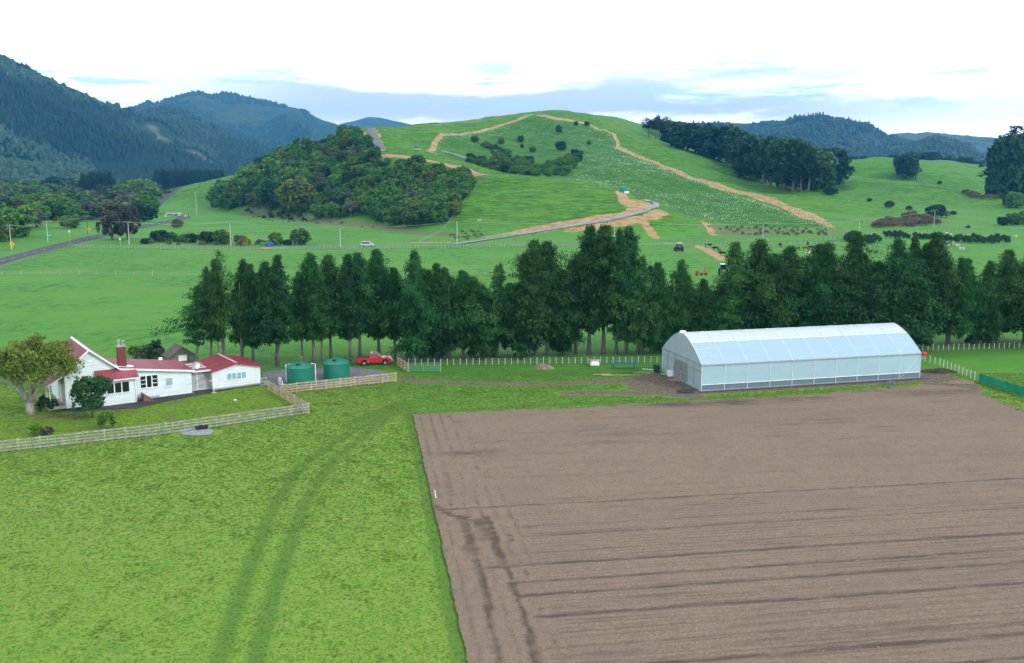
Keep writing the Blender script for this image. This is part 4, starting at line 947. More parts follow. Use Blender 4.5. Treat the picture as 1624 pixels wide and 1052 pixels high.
# dead bracken bank and reeds
for k_, (poly, n, dm, me_, s_, lab) in enumerate((([(1388, 362), (1395, 352), (1430, 346), (1450, 344), (1475, 350), (1490, 356), (1450, 361)], 46, 2.6, SH_RUSH, (1.3, 2.0), 'brown bracken clump on the bank at the foot of the right hand slope'),
    ([(1120, 360), (1200, 358), (1330, 366), (1310, 374), (1180, 374)], 70, 2.2, SH_RUSH, (.3, .65), 'tan rush clump in the damp strip below the planted slope'), ([(385, 340), (450, 345), (520, 352), (600, 362), (560, 362), (420, 352)], 26, 3, SH_RUSH, (.3, .65), 'tan rush clump at the foot of the bush flank'),
    ([(1400, 378), (1470, 380), (1550, 387), (1600, 386), (1600, 381), (1500, 378), (1420, 374)], 44, 2.6, SH_DARK, (.9, 1.4), 'dark hedge bush between the sheep paddocks'), ([(1337, 384), (1352, 377), (1362, 380), (1400, 384), (1390, 388)], 16, 2.4, SH_DARK, (1.0, 1.8), 'dark hedge bush at the left end of the sheep paddock'),
    ([(1525, 308), (1560, 312), (1590, 316), (1560, 318)], 10, 4, SH_RUSH, (1.5, 2.5), 'brown bush in the hollow of the second hill'),
    ([(700, 377), (720, 368), (760, 366), (770, 376), (740, 382)], 18, 2, SH_BUSH, (.35, .7), 'low scrub by the fence at the foot of the hill'), ([(390, 334), (420, 334), (500, 346), (480, 352), (400, 346)], 14, 3, SH_DARK, (.7, 1.5), 'low dark scrub at the foot of the bush flank'),
    ([(212, 388), (240, 380), (300, 382), (420, 386), (470, 388), (440, 391), (220, 391)], 26, 2, SH_GREY, (.6, 1.2), 'grey green flax clump along the farm road'))):
    for x, y, z, px, py in scatter(poly, n, dm, 40+k_):
        o = link('shrub', me_, None, (x, y, z), (0, 0, r_.uniform(0, 6))); s = r_.uniform(*s_); o.scale = (s, s, s); tag(o, lab, 'shrub', 'shrubs: '+lab.split(' ')[0]+' '+lab.split(' ')[1]+' '+str(lab.split(' ')[-1]))
# young plants in pale guards on the bowl slopes
SEED_IMG = [(690, 243), (706, 217), (745, 214), (800, 201), (845, 185), (880, 190), (930, 199), (972, 216), (981, 240), (1060, 272), (1140, 301), (1230, 332), (1312, 361), (1140, 352), (1095, 342), (1050, 325), (985, 298), (900, 284), (935, 240), (900, 225), (860, 215), (830, 205), (800, 215), (770, 232), (728, 236), (705, 246)]
gxs, gys = np.meshgrid(np.arange(-60, 180, 1.9), np.arange(385, 860, 1.9))
gxs = gxs+npr.normal(size=gxs.shape)*.35; gys = gys+npr.normal(size=gxs.shape)*.35
gz = Zf(gxs, gys); pxs, pys = proj(gxs, gys, gz)
ok = inside(pxs, pys, SEED_IMG)&(npr.random(gxs.shape) < .36*(.2+.75*sstep(fbm(gxs/14, gys/14, 3), -.22, .20)))
ok |= (seg_dist(pxs, pys, [(690, 243), (700, 222), (712, 214), (740, 213), (800, 201), (842, 184)]) < 2.6)&(npr.random(gxs.shape) < .9)
ok |= (seg_dist(pxs, pys, [(860, 186), (930, 198), (968, 216), (976, 236)]) < 2.2)&(npr.random(gxs.shape) < .9)
ok |= (seg_dist(pxs, pys, [(985, 246), (1060, 272), (1140, 301), (1230, 332), (1312, 361)]) < 2.0)&(npr.random(gxs.shape) < .9)
ok |= (seg_dist(pxs, pys, [(1112, 348), (1128, 358), (1138, 372)]) < 1.3)&(npr.random(gxs.shape) < .9)
GP = np.stack([gxs[ok], gys[ok], gz[ok]], 1); GP = GP[np.argsort(np.hypot(GP[:, 0], GP[:, 1]))]
m, nt = newmat('plant_guard'); rn = nd(nt, 'ShaderNodeNewGeometry', None, 8) 
finish(nt, principled(nt, mixc(nt, smooth(nt, noise(nt, nd(nt, 'ShaderNodeNewGeometry', None, 0), .9, 1), .3, .7), (.45, .60, .48), (.78, .83, .78)), .5, .3)); M_GUARD = m
gv = np.array([(-.09, -.09, 0), (.09, -.09, 0), (.09, .09, 0), (-.09, .09, 0), (-.08, -.08, .22), (.08, -.08, .22), (.08, .08, .22), (-.08, .08, .22)])
gf = np.array([(0, 1, 5, 4), (1, 2, 6, 5), (2, 3, 7, 6), (3, 0, 4, 7), (4, 5, 6, 7)])
one = mesh_np('plant_guard', gv, gf, M_GUARD)
NI = 280
for x, y, z in GP[:NI]: tag(link('plant_guard', one, None, (x, y, z)), 'white plant guard low on the planted slope of the bowl', 'plant guard', 'plant guards on the bowl slopes')
rest = GP[NI:]; V = (gv[None]*(.8+.4*npr.random((len(rest), 1, 1)))+rest[:, None]).reshape(-1, 3); Fq = (gf[None]+8*np.arange(len(rest))[:, None, None]).reshape(-1, 4)
tag(link('plant_guards', mesh_np('plant_guards', V, Fq, M_GUARD)), 'many white plant guards spread over the upper slopes of the bowl', 'plant guards', None, 'stuff')
print('guards', len(GP))
# the valley on the left
r_ = random.Random(23); VAL = {0: 'mid green round tree', 1: 'tall domed green tree', 2: 'broad low green tree', 3: 'dark green tree', 4: 'bright spring green tree', 5: 'olive yellow tree', 6: 'grey half bare tree', 7: 'bronze leaved tree', 8: 'narrow dark evergreen'}
VW = [0, 0, 1, 1, 2, 2, 3, 3, 4, 4, 4, 5, 5, 6, 7, 8]
for poly, n, dm, h0, h1, sd, where in (([(-60, 392), (0, 386), (40, 372), (58, 366), (70, 350), (140, 352), (232, 346), (240, 334), (228, 320), (150, 318), (60, 322), (-60, 330)], 150, 6.0, 6, 13, 1, 'among the trees left of the country road'),
    ([(-60, 326), (60, 318), (150, 314), (232, 322), (244, 318), (240, 308), (150, 300), (40, 298), (-60, 300)], 190, 8, 8, 17, 2, 'in the valley trees below the forested mountain'), ([(236, 312), (300, 302), (330, 300), (330, 296), (260, 294), (200, 296)], 60, 9, 8, 14, 6, 'in the far valley trees beside the straight road')):
    for x, y, z, px, py in scatter(poly, n, dm, sd):
        if seg_dist(np.array([px]), np.array([py]), [(-60, 432), (60, 399), (160, 374), (217, 362), (255, 354)])[0] < 7: continue
        k = r_.choice(VW); btree('valley_tree', k, x, y, 0, r_.uniform(h0, h1), VAL[k]+' '+where, 'valley trees: '+VAL[k]+' '+where.split(' ')[-1], r_.uniform(1.0, 1.5))
for px, py, hp, k, w, lab in ((178, 381, 60, 7, .78, 'big dark bronze tree standing alone by the road bend, left stem'), (203, 380, 54, 7, .85, 'big dark bronze tree right of its twin at the road bend'), (228, 352, 28, 3, 1.35, 'dark round tree right behind the bronze pair'), (135, 345, 34, 0, 1.15, 'round mid green tree behind the road sign'), (33, 368, 50, 7, .7, 'tall purple grey tree at the far left by the road'), (112, 362, 22, 4, 1.3, 'bright round tree low beside the road'), (90, 348, 30, 3, 1.25, 'wide dark green tree behind the roadside trees at left'), (85, 312, 32, 8, 1.7, 'flat topped dark cedar standing in the valley at left'), (12, 372, 36, 4, 1.0, 'spring green willow at the far left edge'),
    (282, 362, 16, 5, 1.15, 'round pale olive bush beside the road bend'), (253, 384, 20, 3, 1.3, 'dark dense tree on the roadside at the left of the hedge'), (272, 383, 16, 0, 1.3, 'mid green tree second in the roadside hedge'), (290, 384, 14, 4, 1.0, 'pale green bush in the roadside hedge'), (305, 385, 16, 3, 1.3, 'dark bush in the middle of the roadside hedge'), (330, 386, 20, 3, 1.2, 'dark tree right of the middle of the roadside hedge'), (352, 387, 24, 0, 1.15, 'tall round tree by the white power pole at the hedge'), (380, 388, 16, 6, 1.2, 'grey green bush at the right end of the roadside hedge'), (232, 387, 10, 3, 1.5, 'low dark bush left of the roadside hedge'), (437, 389, 22, 0, .95, 'small round tree beside the farm road'), (477, 388, 27, 0, 1.12, 'larger round tree beside the farm road'), (455, 389, 10, 3, 1.4, 'small dark bush between the two round trees by the farm road'), (323, 315, 9, 5, 1.0, 'small olive tree on the paddock edge before the bush')):
    x, y = G(px, py); btree('roadside_tree', k, x, y, 0, hp*y/1550*1.03, lab, None, w)
for px, py, s, lab in ((388, 390, 1.7, 'yellow flowering gorse bush beside the farm road'), (110, 352, 1.8, 'yellow gorse bush left of the round valley tree'), (92, 353, 1.6, 'second yellow gorse bush left of the round valley tree')): shrub(px, py, SH_YEL, s, lab)
# forest on the mountain slopes, too far and dense to count
def far_forest(name, mt, n, hmin, hmax, mat, cond, seed, conif=True, sz=1.0):
    o, X, Y, Z, f = mt; r = np.random.default_rng(seed)
    nu, nv = X.shape; v_ok = nv-14.3
    iu = r.random(n)*(nu-1.01); iv = r.random(n)*(v_ok)
    a = iu.astype(int); b = iv.astype(int); fa = iu-a; fb = iv-b
    def bil(A): return (A[a, b]*(1-fa)+A[a+1, b]*fa)*(1-fb)+(A[a, b+1]*(1-fa)+A[a+1, b+1]*fa)*fb
    x, y, z = bil(X), bil(Y), bil(Z); k = cond(x, y, z, *proj(x, y, z)) & (z > 0); x, y, z = x[k], y[k], z[k]; n = len(x)
    h = hmin+(hmax-hmin)*r.random(n); w = h*(.17 if conif else .42)*(.8+.5*r.random(n))*sz
    A = np.arange(6)*math.pi/3
    if conif:
        ring1 = np.stack([np.cos(A), np.sin(A), np.full(6, .12)], 1); ring2 = np.stack([np.cos(A+.5)*.62, np.sin(A+.5)*.62, np.full(6, .52)], 1); top = np.array([[0, 0, 1.0]])
    else:
        ring1 = np.stack([np.cos(A)*.9, np.sin(A)*.9, np.full(6, .25)], 1); ring2 = np.stack([np.cos(A+.5)*.75, np.sin(A+.5)*.75, np.full(6, .75)], 1); top = np.array([[0, 0, 1.0]])
    base = np.concatenate([ring1, ring2, top]); nb = len(base)
    V = np.repeat(base[None], n, 0)*(1+.28*r.normal(size=(n, nb, 1))*np.array([1, 1, .35])); V = V*np.stack([w, w, h], 1)[:, None]+np.stack([x, y, z-1], 1)[:, None]
    i = np.arange(6); j = (i+1) % 6
    f1 = np.stack([i, j, 6+j], 1); f2 = np.stack([i, 6+j, 6+i], 1); f3 = np.stack([6+i, 6+j, np.full(6, 12)], 1)
    Fa = (np.concatenate([f1, f2, f3])[None]+nb*np.arange(n)[:, None, None]).reshape(-1, 3)
    me = mesh_np(name, V.reshape(-1, 3), Fa, mat); fattr(me, 'tint', np.repeat(r.random(n), nb)); return tag(link(name, me), kind='stuff')
L_FARC = leaf_mat('plantation_needles', (0.005, 0.026, 0.020), (0.011, 0.043, 0.028), trans=0); L_FARB = leaf_mat('far_scrub_leaves', (0.010, 0.042, 0.022), (0.028, 0.070, 0.030), (0.060, 0.075, 0.042), trans=0)
def band_con(x, y, z, px, py):
    e = fbm(px/30., py/30., 3)*26
    lim = np.interp(px, [-500, 0, 100, 200, 260, 420], [100, 175, 215, 245, 262, 290])
    return (py+e > lim-62)&(py+e < lim+30)|(px > 150)&(py > 250)&(py < 300)
far_forest('plantation_forest', m1, 30000, 10, 17, L_FARC, band_con, 1)
far_forest('mountain_scrub', m1, 26000, 6, 13, L_FARB, lambda *a: ~band_con(*a), 2, False)
far_forest('mountain_scrub', m2, 12000, 7, 14, L_FARB, lambda x, y, z, px, py: (fbm(x/80, y/80, 3) > -.12)&~((np.abs(px-265-(py-225)*.9) < 14)&(py > 195))&~((np.abs(px-310-(py-250)*1.5) < 20)&(py > 236)), 3, False)
far_forest('plantation_forest', m2, 5000, 14, 26, L_FARC, lambda x, y, z, px, py: (px > 345+(py-250)*.6)&(py > 228), 4)
far_forest('mountain_scrub', m5, 16000, 7, 13, L_FARB, lambda x, y, z, px, py: fbm(x/120, y/120, 3) > -.15, 5, False)
far_forest('plantation_forest', m5, 5000, 13, 22, L_FARC, lambda x, y, z, px, py: ((px > 1248)&(px < 1305)&(py < 199))|((px > 1345)&(px < 1400)&(py < 214)), 6)
far_forest('mountain_scrub', m3, 22000, 7, 14, L_FARB, lambda x, y, z, px, py: fbm(x/260, y/260, 3) > -.02, 7, False)
# dark pine block in the valley and the stand below the mountain
for i in range(150):
    px = 248+((i*37) % 100)*1.06; row = i // 50; Y = (1000+row*35+r_.uniform(-10, 10))*K
    x = PY(px, 290, Y)[0]; hh = r_.uniform(21, 27); s = hh/26
    tree('plantation_pine', [PINES[3][1]], (x, Y, 0), (s*.75, s*.75, s), r_.uniform(0, 6), 'dark pine in the square plantation block at the end of the valley', 'tree', 'pines of the valley plantation block')
for i in range(34):
    px = 130+r_.uniform(0, 56); Y = (760+r_.uniform(-20, 60))*K; x = PY(px, 290, Y)[0]; s = r_.uniform(18, 25)/26
    tree('plantation_pine', [PINES[r_.choice((1, 3))][1]], (x, Y, 0), (s*.85, s*.85, s), r_.uniform(0, 6), 'dark pine in the stand at the foot of the left mountain', 'tree', 'pines at the foot of the left mountain')
for px, hp in ((34, 9), (40, 10), (45, 9), (49, 7), (28, 7)):
    i = int(np.argmin(np.abs(proj(m1[1][:, 69], m1[2][:, 69], m1[3][:, 69])[0]-px))); x, y, z = m1[1][i, 69], m1[2][i, 69], m1[3][i, 69]
    s = hp*y/1550/26*1.6; tree('skyline_pine', PINES[2], (x, y, z-6), (s*1.1, s*1.1, s), px, 'pine on the skyline at the top of the left mountain', 'tree', 'pines on the left skyline')
# ---------------------------------------------------------------- materials of built things
def wavy(name, col, axis, freq, strength, rough=.45, spec=.4, dirt=.2):
    m, nt = newmat(name); tc = nd(nt, 'ShaderNodeTexCoord', None, 3)
    s = nt.nodes.new('ShaderNodeSeparateXYZ'); nt.links.new(tc, s.inputs[0])
    w = mth(nt, 'SINE', mth(nt, 'MULTIPLY', s.outputs[axis], freq*2*math.pi))
    n = noise(nt, tc, .9, 4)
    lo = tuple(c*(1-dirt) for c in col); hi = tuple(min(1, c*(1+dirt)) for c in col)
    c = mixc(nt, smooth(nt, n, .35, .65), lo, hi); c = mixc(nt, smooth(nt, w, .2, 1.0, 0, .22), c, tuple(x*.55 for x in col))
    finish(nt, principled(nt, c, rough, spec, 0, bump(nt, w, strength, .03))); return m
def boards(name, col, pitch):
    m, nt = newmat(name); tc = nd(nt, 'ShaderNodeTexCoord', None, 3)
    s = nt.nodes.new('ShaderNodeSeparateXYZ'); nt.links.new(tc, s.inputs[0])
    f = mth(nt, 'FRACT', mth(nt, 'DIVIDE', s.outputs[2], pitch))
    n = noise(nt, mapping(nt, tc, (.5, .5, 3)), 1.2, 4)
    c = mixc(nt, smooth(nt, n, .35, .7), tuple(x*.86 for x in col), col); c = mixc(nt, smooth(nt, noise(nt, mapping(nt, tc, (2.5, 2.5, .35)), 1.0, 4), .55, .75, 0, .5), c, tuple(x*.74 for x in col))
    finish(nt, principled(nt, c, .6, .3, 0, bump(nt, mth(nt, 'SUBTRACT', 1.0, f), .8, .03))); return m
M_BOARD = boards('white_weatherboard', (.66, .75, .77), .19)
M_ROOFY = wavy('red_roof_iron', (.215, .024, .040), 1, 6, .5); M_ROOFX = wavy('red_lean_to_iron', (.250, .050, .062), 0, 3.2, .9)
M_WHITE = simple('white_paint', (.74, .77, .78), .5, .4); M_BEIGE = simple('cream_wall', (.50, .43, .36), .7)
M_GLASS = simple('dark_window_glass', (.012, .016, .018), .08, .6); M_BLIND = simple('pale_blue_blind', (.22, .38, .46), .35, .4); M_CURT = wavy('curtain', (.30, .42, .48), 0, 9, .6)
M_BRICK = boards('red_brick', (.16, .028, .026), .085); M_STEEL = simple('galvanised_steel', (.42, .44, .46), .4, .5, .6)
M_POST = simple('pale_post', (.50, .54, .52), .6)
M_TIMB = simple('grey_timber', (.29, .285, .25), .85, .15, 0, .25, 2.0); M_TIMN = simple('new_timber', (.40, .315, .205), .8, .15, 0, .2, 2.0); M_TIMD = simple('weathered_timber', (.16, .15, .14), .9, .1, 0, .25, 2)
M_BROWN = simple('brown_timber', (.14, .085, .05), .8, .15, 0, .3, 2); M_TANK = wavy('green_tank_plastic', (.010, .165, .105), 2, 4, .25, .38, .4, .06)
M_RED = simple('red_car_paint', (.50, .012, .018), .25, .5, 0, .05); M_BLACK = simple('black_plastic', (.015, .015, .017), .6, .3); M_TYRE = simple('tyre_rubber', (.02, .02, .022), .85, .1)
M_CHROME = simple('bright_metal', (.55, .56, .58), .25, .5, .8); M_LENS = simple('lamp_lens', (.75, .75, .72), .15, .6); M_ORANGE = simple('orange_plastic', (.55, .09, .02), .5)
M_SILVER = simple('silver_paint', (.48, .52, .58), .3, .5, .3); M_BLUE = simple('blue_paint', (.02, .10, .33), .35, .4); M_NAVY = simple('dark_blue_paint', (.015, .035, .10), .4, .4); M_GREEN = simple('green_paint', (.02, .18, .06), .4, .4)
M_MESH = wavy('green_windbreak_cloth', (.008, .230, .115), 0, 1.0, .3, .75, .15); M_YEL = simple('yellow_sign', (.72, .42, .01), .5); M_SOIL = gravel('heaped_soil', (.12, .09, .065), (.26, .20, .15), 2.0); M_STONEG = gravel('heaped_gravel', (.06, .065, .075), (.15, .155, .165), 3.0)
M_CONC = simple('concrete', (.34, .33, .31), .9, .15, 0, .15, 1.0); M_REDD = simple('rusty_red_paint', (.30, .035, .02), .6); M_BAG = simple('white_sack', (.72, .74, .74), .7)
# ---------------------------------------------------------------- house
HA = R(34); A = G(222, 634); HE = (math.cos(HA), math.sin(HA))
def hw_(x, y, z=0): return (A[0]+HE[0]*x-HE[1]*y, A[1]+HE[1]*x+HE[0]*y, z)
house = empty('farmhouse', (A[0], A[1], 0), HA, 'white weatherboard farmhouse with red iron roof and tall brick chimney at left', 'house')
def window(parent, x0, x1, z0, z1, y, lights, glass, bars=(), mat=M_WHITE, t=.09):
    """frame with its panes, facing -y"""
    f = MB(); w = x1-x0; h = z1-z0
    f.box(((x0+x1)/2, y-.03, z0-.02), (w+2*t+.1, .12, .1)); f.box(((x0+x1)/2, y-.02, z1+t/2), (w+2*t, .08, t))
    f.box((x0-t/2, y-.02, (z0+z1)/2), (t, .08, h)); f.box((x1+t/2, y-.02, (z0+z1)/2), (t, .08, h))
    for i in range(1, lights): f.box((x0+w*i/lights, y-.021, (z0+z1)/2), (t*1.3, .075, h))
    for i in bars:
        for k in (1, 2): f.box((x0+w*(i+.5)/lights, y-.019, z0+h*k/3), (w/lights-t*1.3, .06, .06))
    o = f.build('window', mat, parent)
    MB().box(((x0+x1)/2, y-.004, (z0+z1)/2), (w, .02, h)).build('pane', glass, o); return o
def slab(b, p, q, y0, y1, th=.10):
    """roof sheet from (x,z) p to q between y0 and y1"""
    b.prism([p, q, (q[0], q[1]+th), (p[0], p[1]+th)], y0, y1)
w = MB(); w.prism([(-7.9, 0), (-2.5, 0), (-2.5, 4.15), (-5.2, 6.35), (-7.9, 4.15)], 0, 9.5); w.prism([(-2.497, 0), (6.04, 0), (6.04, 2.75), (-2.497, 3.95)], .003, 6.5)
wall = w.build('wall', M_BOARD, house)
MB().box((-.1, -.03, 1.9), (.12, .06, 3.3)).build('downpipe', M_WHITE, house)
MB().box((-2.0, .06, .12), (8.4, .25, .3)).build('foundation', M_CONC, house)
rf = MB(); slab(rf, (-8.3, 3.92), (-5.2, 6.45), -.35, 9.8); slab(rf, (-5.2, 6.45), (-2.15, 3.97), -.35, 9.8)
roof = rf.build('roof', M_ROOFY, house, bevel=.02)
rc = MB(); rc.prism([(-5.38, 6.42), (-5.02, 6.42), (-5.2, 6.60)], -.34, 9.79); rc.build('ridge_cap', M_WHITE, roof)
bb = MB(); bb.prism([(-8.32, 3.80), (-8.32, 4.02), (-5.2, 6.56), (-5.2, 6.32)], -.40, -.352); bb.prism([(-5.2, 6.32), (-5.2, 6.56), (-2.13, 4.06), (-2.13, 3.84)], -.40, -.352); bb.build('bargeboard', M_WHITE, house)
wr = MB(); slab(wr, (-2.4, 3.98), (6.35, 2.78), -.35, 6.9); wr.build('skillion_roof', M_ROOFY, house)
fa = MB(); fa.prism([(-2.1, 3.80), (6.36, 2.63), (6.36, 2.84), (-2.1, 4.02)], -.40, -.352); fa.box((6.37, 3.2, 2.76), (.04, 7.2, .2)); fa.build('fascia', M_WHITE, house)
MB().box((-5.2, -.03, 5.1), (.5, .05, .22)).build('gable_vent', M_WHITE, house)
# sunroom built out from the front
sr = house
MB().box((-2.5, -.56, 1.5), (3.8, 1.1, 3.0)).build('sunroom_wall', M_BOARD, sr)
b = MB(); v = [(-4.75, -1.5, 2.98), (-.3, -1.5, 2.98), (-.3, 0.0, 3.86), (-4.75, 0.0, 3.86)]; b.add(v+[(x, y, z+.09) for x, y, z in v], [(3, 2, 1, 0), (4, 5, 6, 7), (0, 1, 5, 4), (1, 2, 6, 5), (2, 3, 7, 6), (3, 0, 4, 7)]); b.build('sunroom_roof', M_ROOFX, sr)
MB().box((-2.52, -1.53, 2.93), (4.5, .09, .13)).build('gutter', M_WHITE, sr); MB().tube([(-.66, -1.17, 2.9), (-.66, -1.17, .1)], .05).build('downpipe', M_WHITE, sr)
window(sr, -3.75, -1.35, 1.35, 2.55, -1.11, 3, M_GLASS)
window(house, .18, 2.1, 1.32, 2.72, 0, 3, M_GLASS, (0, 2)); window(house, 3.05, 3.8, 1.25, 2.15, 0, 1, M_CURT)
# porch
b = MB(); v = [(-9.7, .2, 2.75), (-7.9, .2, 3.75), (-7.9, 4.5, 3.75), (-9.7, 4.5, 2.75)]; b.add(v+[(x, y, z+.08) for x, y, z in v], [(3, 2, 1, 0), (4, 5, 6, 7), (0, 1, 5, 4), (1, 2, 6, 5), (2, 3, 7, 6), (3, 0, 4, 7)]); b.build('porch_roof', M_ROOFY, house)
for y in (.35, 2.4): MB().box((-9.45, y, 1.4), (.12, .12, 2.8)).build('porch_post', M_WHITE, house)
MB().box((-8.8, 2.4, .15), (1.85, 4.4, .3)).build('porch_floor', M_CONC, house)
MB().box((-7.93, 2.3, 1.6), (.05, 3.9, 2.6)).build('porch_wall', M_BEIGE, house); MB().box((-7.97, 2.6, 1.3), (.04, .85, 2.0)).build('door', M_WHITE, house)
MB().prism([(-9.68, 2.62), (-7.92, 3.60), (-7.92, 3.80), (-9.68, 2.80)], .15, .19).build('porch_bargeboard', M_WHITE, house)
ch = MB(); ch.box((-1.45, 1.3, 4.9), (.92, .7, 2.7)); chim = ch.build('chimney', M_BRICK, house)
MB().box((-1.45, 1.3, 6.29), (1.02, .8, .1)).build('chimney_cap', M_CONC, chim)
for dx, h in ((-.22, .62), (.22, .5)):
    c = MB(); c.tube([(-1.45+dx, 1.3, 6.3), (-1.45+dx, 1.3, 6.3+h)], .13, 10); c.lathe([(.02, h+.16), (.2, h+.06), (.17, h)], 12, (-1.45+dx, 1.3, 6.3)); c.build('flue', M_STEEL, chim)
MB().box((-1.3, 1.3, 3.93), (2.2, 1.6, .02), 0, 1, R(8)).build('flashing', M_WHITE, roof)
st = MB(); st.add([(.1, -1.5, 0), (1.3, -1.5, 0), (.1, -1.5, .95), (.1, -.25, 0), (1.3, -.25, 0), (.1, -.25, .95)], [(0, 1, 2), (5, 4, 3), (1, 4, 5, 2), (0, 3, 4, 1), (0, 2, 5, 3)]); st.build('side_steps', M_BROWN, house)
# covered way and lattice between house and garage
lw = empty('covered_way', hw_(0, 0), HA, 'low red roofed covered way with white lattice screen between the house and garage', 'carport')
b = MB()
for k in range(-10, 15):
    for s in (1, -1):
        x0 = 6.1+k*.24; z0 = .05; x1 = x0+s*2.2; z1 = 2.25
        pts_ = [(x0, z0), (x1, z1)]
        def clip(p, q, lo, hi):
            (xa, za), (xb, zb) = p, q
            if xa > xb: (xa, za), (xb, zb) = (xb, zb), (xa, za)
            if xb <= lo or xa >= hi: return None
            if xa < lo: za += (zb-za)*(lo-xa)/(xb-xa); xa = lo
            if xb > hi: zb = za+(zb-za)*(hi-xa)/(xb-xa); xb = hi
            return (xa, za), (xb, zb)
        if s < 0: pts_ = [(x0+0, z0), (x0-2.2, z1)]
        c = clip(pts_[0], pts_[1], 6.08, 8.55)
        if c: b.tube([(c[0][0], 1.1-.018*s, c[0][1]), (c[1][0], 1.1-.018*s, c[1][1])], .026, 4)
b.build('lattice', M_WHITE, lw)
b = MB(); b.box((7.3, 1.1, 2.30), (2.5, .07, .1)); b.box((7.3, 1.1, .05), (2.5, .07, .1)); b.box((7.0, 1.08, 1.2), (.09, .07, 2.3)); b.build('lattice_frame', M_WHITE, lw)
b = MB(); b.box((7.33, 1.3, 1.15), (2.4, .03, 2.2)); b.build('dark_back_screen', M_TIMD, lw)
b = MB(); v = [(6.4, .6, 2.42), (8.5, .6, 2.42), (8.5, 5.5, 2.62), (6.4, 5.5, 2.62)]; b.add(v+[(x, y, z+.07) for x, y, z in v], [(3, 2, 1, 0), (4, 5, 6, 7), (0, 1, 5, 4), (1, 2, 6, 5), (2, 3, 7, 6), (3, 0, 4, 7)]); cw = b.build('roof', M_ROOFX, lw)
for y in (2.2, 3.2, 4.3): MB().box((7.45, y, 2.575+(y-2.2)*.041), (2.0, .34, .02), 0, 1).build('clear_roof_strip', M_BAG, cw)
MB().box((7.45, .56, 2.42), (2.15, .05, .16)).build('fascia', M_WHITE, lw)
# garage
gar = empty('garage', hw_(8.6, .16), HA, 'white weatherboard garage with red gable roof and four pane window', 'garage')
MB().prism([(0, 0), (5.95, 0), (5.95, 2.33), (2.95, 3.0), (0, 2.33)], 0, 6.6).build('wall', M_BOARD, gar)
b = MB(); slab(b, (-.35, 2.27), (2.95, 3.02), -.25, 6.9, .08); slab(b, (2.95, 3.02), (6.3, 2.27), -.25, 6.9, .08); gr = b.build('roof', M_ROOFY, gar)
b = MB(); b.prism([(2.8, 3.1), (3.1, 3.1), (2.95, 3.17)], -.24, 6.89); b.build('ridge_cap', simple('pink_ridge', (.55, .38, .38), .5), gr)
b = MB(); b.prism([(-.35, 2.2), (2.95, 2.94), (2.95, 3.06), (-.35, 2.32)], -.29, -.252); b.prism([(2.95, 2.94), (6.3, 2.2), (6.3, 2.32), (2.95, 3.06)], -.29, -.252); b.build('bargeboard', simple('red_bargeboard', (.26, .03, .04), .5), gar)
window(gar, 1.75, 4.1, .98, 1.82, 0, 4, M_BLIND, (), M_WHITE, .07); MB().box((2.9, -.03, .1), (6.0, .08, .2)).build('foundation', M_CONC, gar)
MB().box((-.06, .1, 1.15), (.1, .22, 2.3)).build('corner_board', M_BEIGE, gar)
# bits round the house
def dish(p, rz):
    e = empty('satellite_dish', p, rz, 'pale grey satellite dish above the lattice screen between house and garage', 'satellite dish')
    b = MB(); b.lathe([(.01, .0), (.25, .035), (.45, .11), (.46, .12), (.25, .05), (.01, .02)], 20); o = b.build('reflector', M_STEEL, e, True); o.rotation_euler = (R(75), 0, 0); o.location = (0, -.1, .75)
    MB().tube([(0, 0, 0), (0, 0, .8)], .035, 8).build('mast', M_STEEL, e); MB().tube([(0, -.1, .5), (0, -.55, .7)], .018, 6).build('feed_arm', M_STEEL, e)
dish(hw_(6.75, .75, 2.45), HA+.3)
e = empty('roof_vent', hw_(3.3, 2.6, 3.3), HA, 'small white box aerial on a thin mast on the red skillion roof', 'aerial'); MB().tube([(0, 0, -.2), (0, 0, .7)], .025, 6).build('mast', M_STEEL, e); MB().box((-.08, 0, .78), (.42, .25, .3)).build('box_head', M_WHITE, e, bevel=.03)
e = empty('clothes_line', hw_(8.2, -1.4), HA, 'white T shaped clothes line post beside the garage corner', 'clothes line'); MB().tube([(0, 0, 0), (0, 0, 2.0)], .04, 8).build('post', M_WHITE, e); MB().tube([(-.45, 0, 1.5), (.55, 0, 1.6)], .03, 8).build('crossbar', M_WHITE, e); MB().box((0, 0, .04), (.5, .5, .08)).build('base', M_CONC, e)
e = empty('clothes_line', hw_(5.9, -1.0), HA, 'thin clothes line post in front of the lattice screen', 'clothes line'); MB().tube([(0, 0, 0), (0, 0, 1.9)], .03, 8).build('post', M_STEEL, e); MB().tube([(-.7, 0, 1.35), (.6, 0, 1.35)], .02, 8).build('crossbar', M_GREEN, e)
x, y = G(373, 640); e = empty('tap_post', (x, y, 0), 0, 'short white capped peg in the lawn below the garage', 'post'); MB().tube([(0, 0, 0), (0, 0, .35)], .05, 8).build('stem', M_STEEL, e); MB().lathe([(.13, .3), (.15, .42), (.02, .52)], 10).build('cap', M_WHITE, e, True)
# old shed behind
sx, sy = G(291, 583); sh_ = empty('old_shed', (sx, sy, 0), R(34), 'old grey shed with steep dull roof half hidden under the conifer boughs', 'shed')
MB().prism([(-1.6, 0), (1.6, 0), (1.6, 1.6), (0, 2.75), (-1.6, 1.6)], 0, 3.2).build('wall', M_TIMD, sh_)
b = MB(); slab(b, (-1.9, 1.4), (0, 2.8), -.2, 3.4, .07); slab(b, (0, 2.8), (1.9, 1.4), -.2, 3.4, .07); b.build('roof', wavy('rusty_iron', (.13, .085, .08), 1, 6, .6, .8), sh_); window(sh_, -.5, .4, 1.0, 1.6, 0, 1, M_BAG)
